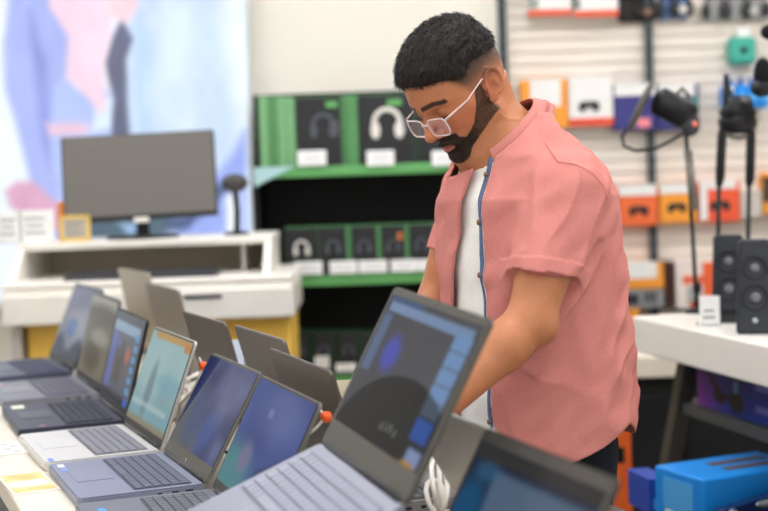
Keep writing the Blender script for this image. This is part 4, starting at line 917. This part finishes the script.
# --- colours of the skin, hairline fade, brows, lips, beard shadow
def sstep(a, b, x): t = np.clip((x-a)/(b-a), 0, 1); return t*t*(3-2*t)
def hair_t(q):
    """hair thickness in metres over the skull (negative outside the haircut)"""
    x, y, z = q[..., 0], q[..., 1], q[..., 2]
    front = .074+.0*y                                        # hairline on the forehead
    side = sstep(.046, .086, z+np.clip(-y-.0, 0, .1)*.30+np.clip(y-.0, 0, .1)*.42)
    top = sstep(.066, .115, z)
    t = side*.0075+top*(.0065+.0010*sstep(-.06, .055, y))
    hl = sstep(0, .014, (z-.052)+(.062-y)*.9-.5*np.clip(np.abs(x)-.034, 0, .05))
    return t*hl-.004*(1-side*hl)-.03*sstep(.03, .05, y)*sstep(.055, .045, z)
def beard_t(q):
    x, y, z = np.abs(q[..., 0]), q[..., 1], q[..., 2]
    # cheek line: side burn to the corner of the mouth
    line = np.interp(y, [-.02, .000, .020, .030, .040, .052, .068, .082, .12], [.020, .018, .014, .004, -.016, -.036, -.049, -.058, -.0665])
    m = sstep(.006, -.004, z-line)*sstep(-.125, -.112, z)
    jawback = sstep(-.004, .010, y+np.clip(-z-.01, 0, .05)*.16-.003)*np.where(x > .0725, 0, 1)
    m = m*jawback*sstep(.010, -.004, -.088-z-np.clip(y-.03, 0, .05)*.25)
    m = m*sstep(-.006, .006, x-(.040-(y-.02)*.9))
    under = sstep(.0, .02, y-.03)                       # keep off the neck
    m = m*np.where(z < -.085, under, 1)
    mous = sstep(.0, .0035, -.0300-z)*sstep(.0, .0035, z+.0475+x*.28)*sstep(.036, .026, x)*sstep(.06, .075, y)
    cor = sstep(.012, .007, np.hypot(x-.028, (z+.055)*.8))*sstep(.05, .065, y)
    soul = sstep(.012, .006, x)*sstep(-.0665, -.069, z)*(y > .07)
    lips = sstep(.0075, .0055, np.hypot(x*.30, z+.0525))*(y > .085)
    m = np.maximum(np.maximum(m, mous), cor); return m*(1-lips)
def skin_col(V):
    q = toH(V); n = len(V); C = np.tile(np.array((184, 120, 82.)), (n, 1)); x, y, z = np.abs(q[:, 0]), q[:, 1], q[:, 2]; hd = (np.linalg.norm(q-np.array((0, .0, 0)), axis=-1) < .16) & (np.abs(head(q)) < .0022)
    nz = vnoise(q, 60, 3)[:, None]; C += nz*4; C += vnoise(q, 220, 5)[:, None]*3
    def mix(m, c): m = (m*hd)[:, None]; C[:] = C*(1-m)+np.array(c, float)*m
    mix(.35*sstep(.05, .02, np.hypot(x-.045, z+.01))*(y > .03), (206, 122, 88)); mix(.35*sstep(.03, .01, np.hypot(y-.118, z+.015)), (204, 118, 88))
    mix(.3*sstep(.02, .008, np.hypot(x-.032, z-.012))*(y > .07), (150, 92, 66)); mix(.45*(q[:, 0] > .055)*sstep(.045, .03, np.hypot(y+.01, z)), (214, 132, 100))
    lips = sstep(.0085, .0060, np.hypot(x*.32, (z+.0525)))*(y > .088); mix(lips*.85, (176, 98, 88))
    mix(sstep(.0016, .0006, np.abs(z+.0515))*(x < .021)*(y > .09)*.8, (80, 40, 36))
    brow = sstep(.0058, .0030, np.abs(z-(.040+.10*np.clip(x-.012, 0, .02)-.30*np.clip(x-.037, 0, .03))))*(x > .008)*(x < .055)*(y > .05); mix(brow*.88, (38, 26, 20))
    lash = sstep(.0016, .0006, np.abs(z-.0112+.0*x))*(x > .024)*(x < .044)*(y > .075)*(y < .0925); mix(lash*.0, (30, 20, 16))
    mix(beard_t(q)*.85, (58, 40, 30))
    fade = sstep(.002, .058, z+np.clip(-y-.03, 0, .1)*.35)*sstep(.056, .036, y-(z-.05)*.5)*(z > .01); mix(np.clip(fade*.94+vnoise(q, 400, 9)*.12*fade, 0, 1), (60, 42, 31))
    nape = sstep(-.045, -.075, y)*sstep(-.035, .03, z); mix(nape*.5, (84, 60, 46))
    return C
m_skin = mat('skin', (200, 140, 105), .5, attr=True, bump=.12, bscale=900, sss=.06, spec=.35)
zc = NB[2]-.03
parts = []
hc = fromH((0, 0, .0)); parts.append(surface_nets(body_fn, np.array([hc[0]-.20, hc[1]-.20, zc]), hc+np.array([.22, .2, .24]), .0019, 'h'))
blo = np.array([-.26, -.34, .80]); bhi = np.array([.62, .40, zc+.008])
bV, bF = surface_nets(body_fn, blo, bhi, .0038, 'b'); bF = bF[(bV[bF][:, :, 2] < zc+.006).all(1)]; parts.append((bV, bF))
V, Fc = join_np(parts); npmesh('body', V, Fc, m_skin, man, skin_col(V))

# --- hair and beard
def hair_fn(P):
    q = toH(P); t = hair_t(q); n = vnoise(q*np.array((1, .35, 1)), 170, 1)*.0022+vnoise(q*np.array((1, .4, 1)), 380, 2)*.0012
    return (np.minimum(skull(q), ell(q, (0, .022, .040), (.066, .078, .070)))-t-n*np.clip(t/.008, 0, 1))*S
c = fromH((0, 0, .05)); V, Fc = surface_nets(hair_fn, c-.17, c+.17, .0021, 'hair'); 
m_hair = mat('hair_dark', (30, 23, 19), .55, noise=.3, scale=120, spec=.3); m_beard = mat('beard_dark', (44, 31, 24), .65, noise=.3, scale=150, spec=.25, attr=True); m_bst = mat('beard_strand', (46, 32, 24), .6, noise=.3, scale=150, spec=.25)
hair_o = npmesh('hair', V, Fc, m_hair, man); HV = V
def strands(V, Fc, N, L, wdt, dirfn, seed, keep=None):
    rg = np.random.default_rng(seed); a, b, c = V[Fc[:, 0]], V[Fc[:, 1]], V[Fc[:, 2]]; nr = np.cross(b-a, c-a); ar = np.linalg.norm(nr, axis=1); nr = nr/(ar[:, None]+1e-12)
    i = rg.choice(len(Fc), N, p=ar/ar.sum()); p = V[Fc[i, 0]]*.5+V[Fc[i, 2]]*.5+rg.normal(0, .0008, (N, 3)); n = nr[i]
    q = toH(p); ok = np.ones(N, bool) if keep is None else keep(q, rg); p, n, q = p[ok], n[ok], q[ok]; N = len(p)
    d = dirfn(q, n, rg); ln = L*rg.uniform(.6, 1.2, N)[:, None]; s = np.cross(d, n+rg.normal(0, .4, (N, 3))); s /= np.linalg.norm(s, axis=1)[:, None]+1e-9; w_ = wdt
    p0 = p-n*.001; p1 = p0+d*ln*.5+n*ln*.1; p2 = p0+d*ln-n*ln*.08
    VV = np.stack([p0-s*w_, p0+s*w_, p1+s*w_*.8, p1-s*w_*.8, p2+s*w_*.15, p2-s*w_*.15], 1).reshape(-1, 3); k = (np.arange(N)*6)[:, None]
    return VV, np.concatenate([k+np.array([0, 1, 2, 3]), k+np.array([3, 2, 4, 5])])
def hdir(q, n, rg):
    N = len(q); f = np.stack([q[:, 0]*1.0, np.full(N, .8), -.45+.6*(q[:, 1] < .02)], 1)+rg.normal(0, .3, (N, 3)); f = np.where((q[:, 2] < .09)[:, None], f*np.array((1, .5, 1))+np.array((0, 0, -.6)), f)
    d = f @ HR.T; d = d-(d*n).sum(1)[:, None]*n*.8; d = d/np.linalg.norm(d, axis=1)[:, None]+n*.55; return d/np.linalg.norm(d, axis=1)[:, None]
sv, sf = strands(V, Fc, 16000, .012, .00045, hdir, 3, lambda q, rg: (hair_t(q) > .0015) & (q[:, 2] > .03))
npmesh('hair_strands', sv, sf, m_hair, hair_o, smooth=False)
def beard_fn(P):
    q = toH(P); t = beard_t(q)*.0040-.0020; return (head(q)-t-vnoise(q, 420, 4)*.0009)*S
c = fromH((0, .05, -.05)); V, Fc = surface_nets(beard_fn, c-.11, c+.11, .0019, 'beard'); bq = toH(V); bw = sstep(.045, .075, bq[:, 1])[:, None]; beard_o = npmesh('beard', V, Fc, m_beard, man, np.array((82, 57, 41.))*(1-bw)+np.array((42, 30, 23.))*bw)
def bdir(q, n, rg):
    N = len(q); f = np.stack([q[:, 0]*3, np.full(N, .25), np.full(N, -1.)], 1)+rg.normal(0, .35, (N, 3)); d = f @ HR.T; d = d/np.linalg.norm(d, axis=1)[:, None]+n*.7; return d/np.linalg.norm(d, axis=1)[:, None]
sv, sf = strands(V, Fc, 8000, .0042, .0003, bdir, 5, lambda q, rg: (beard_t(q) > .55) & (np.abs(q[:, 0]) < .069))
npmesh('beard_strands', sv, sf, m_bst, beard_o, smooth=False)
# eyebrows
mb = []
rg = np.random.default_rng(8); VV = []; FF = []
for s in (-1, 1):
    for k in range(260):
        x = rg.uniform(.010, .054); zc_ = .040+.10*max(0, min(.02, x-.012))-.30*max(0, x-.037); z = zc_+rg.normal(0, .0017); y = .094-8.5*max(0, x-.006)**2-.0006
        p = np.array([s*x, y+.0035, z]); d = np.array([s*.8, -.15, .25+rg.normal(0, .15)]); d /= np.linalg.norm(d); l = rg.uniform(.004, .007); n = np.array([0, 0, .0003])
        k0 = len(VV); VV += [fromH(p-n), fromH(p+n), fromH(p+d*l+n*.2+np.array([0, .0008, 0])), fromH(p+d*l-n*.2+np.array([0, .0008, 0]))]; FF.append([k0, k0+1, k0+2, k0+3])
npmesh('eyebrows', np.array(VV), np.array(FF), m_hair, man, smooth=False)

# lashes of the lowered lids
for s in (-1, 1):
    MB().tube([fromH((s*x, y, z)) for x, y, z in ((.0205, .0895, .0085), (.026, .0915, .0075), (.032, .0910, .0072), (.038, .0880, .0078), (.044, .0825, .0095))], [.0004, .0010, .0012, .0011, .0005], 6).build('eyelashes', m_hair, man)
# --- glasses
m_frame = mat('clear_acetate', (232, 214, 214), .12, alpha=.72, coat=.6); m_lens = mat('lens_glass', (242, 206, 212), .03, alpha=.22, spec=.8, coat=.5)
gl = bpy.data.objects.new('glasses', None); COL.objects.link(gl); gl.parent = man; gl['label'] = 'clear acetate framed glasses'
def H3(x, y, z): return Vector(fromH((x, y, z)))
GZ, GY = .001, .112
for s in (-1, 1):
    o = rrect(.050, .035, .011, 4); pts = [H3(s*(.0330+a*1.0), GY-.10*max(0, abs(a+.0315)-.02)*1.0-.12*(b+.01), GZ+b+.0) for a, b in [(a*1.0, b) for a, b in o]]
    MB().tube(pts, .0018, 8, closed=True).build('rim', m_frame, gl)
    MB().add([tuple(p) for p in pts], [list(range(len(pts)))]).build('lens', m_lens, gl)
    MB().tube([H3(s*.0580, GY-.008, GZ+.012), H3(s*.067, .096, GZ+.015), H3(s*.0735, .05, .014), H3(s*.0765, .004, .022), H3(s*.0765, -.012, .019), H3(s*.073, -.026, -.004)], [.0024, .0020, .0016, .0014, .0014, .0018], 8).build('temple_arm', m_frame, gl)
MB().tube([H3(-.009, GY, GZ+.008), H3(0, GY+.004, GZ+.011), H3(.009, GY, GZ+.008)], .0022, 8).build('bridge', m_frame, gl)

# --- clothes
SRA = np.array([.160, .159, .160, .157, .145, .104, .055]); SRB = np.array([.188, .186, .180, .182, .188, .140, .060])
SCA = np.array([.038, .036, .040, .052, .060, .066, .082])
SLV = SL*.30+EL*.70; SLE = SL*.42+EL*.58
SRV = SRr*.25+ER*.75
def neckcone(P, sc, fl=3.5):
    Q = P-CC; u = Q @ CA1/np.linalg.norm(CA1); v = Q[..., 1]; w = Q @ CN; a = np.linalg.norm(CA1)
    k = np.sqrt((u/a)**2+(v/.078)**2); d = (k-sc*(1.04+np.clip(-w-.015, 0, .2)*fl))*.06
    return np.maximum(np.maximum(d, -.034-w), w-.01)
def shirt_solid(P, off=0.0, cut=None, wall=None):
    d = loft(P, off, SRA, SRB, SCA, 0, 2.35); d = smin(d, cap(P, NB+np.array([-.035, 0, -.02]), SL+np.array([-.02, -.03, .002]), .061+off, .072+off), .045); d = smin(d, cap(P, NB+np.array([-.03, 0, -.02]), SRr+np.array([0, .02, .0]), .064+off, .060+off), .045)
    d = smin(d, neckcone(P, 1.02)-off, .035)
    base = d
    u = (EL-SL)/np.linalg.norm(EL-SL); sl = cap(P, SL, SL+u*.24, .0700+off, .0590+off)
    if cut is not None: sl = np.maximum(sl, (P-SL)@uLc-LSL-cut)
    d = smin(d, sl, .03 if cut is None else .02) if wall is None else np.minimum(d, np.maximum(sl, -wall))
    u2 = (ER-SRr)/np.linalg.norm(ER-SRr); sl = cap(P, SRr, SRr+u2*.22, .056+off, .051+off)
    if cut is not None: sl = np.maximum(sl, (P-SRr)@uR-LSR-cut)
    d = smin(d, sl, .03 if cut is None else .02) if wall is None else np.minimum(d, np.maximum(sl, -wall))
    return (d, base) if wall is None and cut is not None else d
uL = (EL-SL)/np.linalg.norm(EL-SL); uR = (ER-SRr)/np.linalg.norm(ER-SRr); LSL, LSR = .152, .125
CC = np.array([.112, .0, 1.467]); CA1 = np.array([.070, 0, -.060]); CA2 = np.array([0, .078, 0]); CN = np.cross(CA1, CA2); CN /= np.linalg.norm(CN)
if CN[2] < 0: CN = -CN
def above_collar(P, off):
    h = (P-CC) @ CN+.009-off; r = np.linalg.norm(P-CC-((P-CC) @ CN)[..., None]*CN, axis=-1)
    return np.where((r < .125) & (P[..., 2] > 1.36), h, -1)
uLc = uL*.55+np.array([0, 0, -.45]); uLc /= np.linalg.norm(uLc)
uN = (HEADBASE-NB); uN = uN/np.linalg.norm(uN)
def open_edges(z):
    bn = np.interp(z, [.85, 1.0, 1.1, 1.25, 1.36, 1.41], [.050, .054, .058, .058, .056, .058]); bf = np.interp(z, [.85, 1.0, 1.1, 1.25, 1.36, 1.41], [-.11, -.09, -.065, -.025, -.002, .010]); return bf, bn
def fold(P):
    z = P[..., 2]; a, b = tw(P)
    Q = np.stack([a, b, z*.35], -1); n = vnoise(Q, 16, 11)*.0045+vnoise(Q, 34, 12)*.0034
    bf_, bn_ = open_edges(z); n = n*(.25+.75*np.clip(np.minimum(np.abs(b-bn_), np.abs(b-bf_))/.05, 0, 1))
    rd = (1-np.abs(vnoise(np.stack([a*.8+z*.55, b*.8+z*.3, z*.28-a*.2], -1), 17, 31)))**3*.0065-.002; n = n+rd*np.clip(np.minimum(np.abs(b-bn_), np.abs(b-bf_))/.05, .1, 1)
    n2_ = vnoise(np.stack([a+z*.6, b-z*.4, z], -1), 26, 13)*.0040
    return n+n2_
def hem(P):
    a = tw(P)[0]; return np.interp(a, [-.16, -.10, -.03, .04, .10, .18], [.872, .884, .922, .892, .868, .852])
def shirt_fn(P):
    f = fold(P); f = f*1.0; o, bs = shirt_solid(P, 0, 0.0); o = o-f; i = shirt_solid(P, -.0075, -.006, bs-f)-f
    tL = (P-SL)@uL; tR = (P-SRr)@uR
    dl = np.linalg.norm(P-SL-np.clip(tL, 0, .4)[..., None]*uL, axis=-1); armL = (dl < .088) & (P[..., 1] > SL[1]-.07)
    drr = np.linalg.norm(P-SRr-np.clip(tR, 0, .4)[..., None]*uR, axis=-1); armR = (drr < .10) & (P[..., 1] < SRr[1]+.05)
    band = np.where(armL & ((P-SL)@uLc > LSL-.022), .0018, 0); o = o-band
    d = np.maximum(o, -i)
    torso_only = 0
    # sleeve ends
    cutL = -1; cutR = -1; _c = lambda: np.where(armL & (torso_only > .020), tL-LSL, -1); _d = lambda: np.where(armR & (torso_only > .004), tR-LSR, -1)
    d = np.maximum(d, cutL); d = np.maximum(d, cutR)
    # collar ring cut
    d = np.maximum(d, above_collar(P, 0))
    d = np.maximum(d, hem(P)-P[..., 2])
    bf, bn = open_edges(P[..., 2]); pa, b = tw(P); front = pa > np.interp(P[..., 2], [1.0, 1.25, 1.36, 1.42, 1.48], [.04, .075, .10, .135, .150])
    gap = np.minimum(b-bf, bn-b); d = np.maximum(d, np.where(front, gap, -1)); return d
m_shirt = mat('salmon_cotton', (204, 130, 122), .85, noise=.05, scale=260, bump=.35, bscale=700, spec=.15)
V, Fc = surface_nets(shirt_fn, (-.24, -.34, .83), (.36, .36, 1.60), .0031, 'shirt'); shirt = npmesh('shirt', V, Fc, m_shirt, man)
shirt['label'] = 'salmon pink short sleeved band collar shirt worn open'
def shirt_pt(b, z, side='a', off=.002):
    """front surface point at lateral b, height z"""
    a = np.linspace(.30, -.02, 640); P = untw(a, b, 0*a+z).T; d = shirt_solid(P)-fold(P)-off; i = np.argmax(d < 0); return P[i]
zs = np.linspace(.875, 1.415, 60); bn = open_edges(zs)[1]
PV = []; 
for z, b in zip(zs, bn):
    for k, (db, off) in enumerate(((-.013, -.004), (-.006, -.001), (.0, .0012))): PV.append(shirt_pt(b+db, z, off=off))
PV = np.array(PV); n = len(zs); PF = np.array([[i*3+k, i*3+k+1, (i+1)*3+k+1, (i+1)*3+k] for i in range(n-1) for k in range(2)])
m_plk = mat('denim_check', (88, 104, 138), .8, noise=.35, scale=420); pl = npmesh('placket', PV, PF, m_plk, shirt); pl['label'] = 'blue patterned inner placket'
sd = pl.modifiers.new('t', 'SOLIDIFY'); sd.thickness = .002
for z in (1.385, 1.30, 1.205, 1.115, 1.02, .935):
    p = shirt_pt(open_edges(np.array([z]))[1][0]-.007, z, off=.001); MB().ball(tuple(p), (.0035, .0055, .0055), n=10).build('button', mat('button_brown', (120, 92, 70), .4), shirt)
def seam(pts, r_=.0007):
    return MB().tube([tuple(p) for p in pts], r_, 6).build('seam', mat('seam_pink', (196, 112, 104), .85), shirt)
def project(P0, dirv):
    t = np.linspace(0, .2, 500); P = np.array(P0)+t[:, None]*np.array(dirv); d = shirt_solid(P)-fold(P); i = np.argmax(d < .0004); return P[i]
dcam = MR.T @ (np.array([-.1, 1, 0])/np.linalg.norm([-.1, 1, 0]))
def seam_px(L):
    pts = []
    for (x0, y0), (x1, y1) in zip(L[:-1], L[1:]):
        for k in range(6): pts.append((x0+(x1-x0)*k/6, y0+(y1-y0)*k/6))
    out = []
    for x, y in pts+[L[-1]]:
        a = np.array(mpx(x, y, 2.30)); b = np.array(mpx(x, y, 2.60)); out.append(project(a, (b-a)/np.linalg.norm(b-a)*1.6))
    return out
seam(seam_px([(545, 143), (558, 162), (575, 164), (592, 172), (604, 187), (608, 200)]))

def collar():
    V = []; F = []; n = 60; ph = np.linspace(rad(50), rad(312), n)
    for p in ph:
        e = CA1*math.cos(p)*1.0+CA2*math.sin(p); top = CC+e*.97; bot = CC+e*1.16-CN*.026
        V += [bot, bot*.5+top*.5+e*.03, top, top-e*.035, bot*.5+top*.5-e*.012, bot-e*.035]
    for i in range(n-1):
        for k in range(6): F.append([i*6+k, i*6+(k+1) % 6, (i+1)*6+(k+1) % 6, (i+1)*6+k])
    V = np.array(V); npmesh('collar', V, np.array(F), m_shirt, shirt)
    seam([V[i*6] + (V[i*6]-CC)*.01+CN*.004 for i in range(0, n, 2)], .0008)
collar()

def tee_fn(P):
    d = loft(P, .0, np.array([.142, .141, .143, .142, .130, .09, .045]), TRB+.006, np.array([.042, .043, .048, .056, .061, .07, .085])); d = smin(d, cap(P, NB+np.array([0, 0, -.03]), SL+np.array([0, -.05, -.01]), .055, .052), .04); d = smin(d, cap(P, NB+np.array([0, 0, -.03]), SRr+np.array([0, .03, -.01]), .050, .050), .04)
    d = smin(d, neckcone(P, .90, 1.5), .02); f = np.minimum(fold(P)*.9, .002)-.003; d = d-f
    d = np.maximum(d, -(d+.007))
    tR = (P-SRr)@uR; d = np.maximum(d, np.where((P[..., 1] < SRr[1]+.03), tR-.11, -1))
    d = np.maximum(d, above_collar(P, -.012)); return np.maximum(d, .865-P[..., 2])
V, Fc = surface_nets(tee_fn, (-.22, -.33, .84), (.30, .30, 1.52), .0038, 'tee'); t_ = npmesh('t_shirt', V, Fc, mat('white_cotton', (238, 236, 230), .9, noise=.03, scale=300, bump=.3, bscale=700, spec=.1), man)
t_['label'] = 'white crew neck t-shirt'
def pants_fn(P):
    z = P[..., 2]; hips = loft(P, .004); hips = np.maximum(hips, z-.99); hips = np.maximum(hips, .80-z)
    d = hips
    for s in (-1, 1):
        d = smin(d, chain(P, [np.array([.02, s*.075, .86]), np.array([.03, s*.090, .47]), np.array([-.02, s*.10, .10])], [.082, .068, .058], .03), .03)
    d = d-vnoise(P*np.array((1, 1, .6)), 22, 21)*.004; return np.maximum(np.maximum(d, .055-z), z-.985)
V, Fc = surface_nets(pants_fn, (-.20, -.26, .03), (.22, .26, 1.02), .006, 'pants'); npmesh('trousers', V, Fc, mat('navy_trousers', (14, 18, 28), .85, noise=.12, scale=300), man)
for s in (-1, 1):
    def shoe_fn(P):
        q = P-np.array([0, s*.10, 0]); d = ell(q, (.075, 0, .035), (.115, .046, .045)); d = smin(d, ell(q, (-.02, 0, .055), (.065, .040, .055)), .03); return smax(d, .004-q[..., 2], .004)
    V, Fc = surface_nets(shoe_fn, (-.12, s*.10-.08, -.02), (.24, s*.10+.08, .14), .005, 'shoe'); sh = npmesh('shoe', V, Fc, mat('shoe_dark', (34, 32, 32), .6), man)
    MB().slab([(.075+.118*math.cos(t), s*.10+.049*math.sin(t)) if math.cos(t) > -.2 else (-.02+.088*math.cos(t), s*.10+.045*math.sin(t)) for t in [2*PI*k/28 for k in range(28)]], 0, .018).build('sole', mat('sole_white', (210, 208, 202), .6), sh)
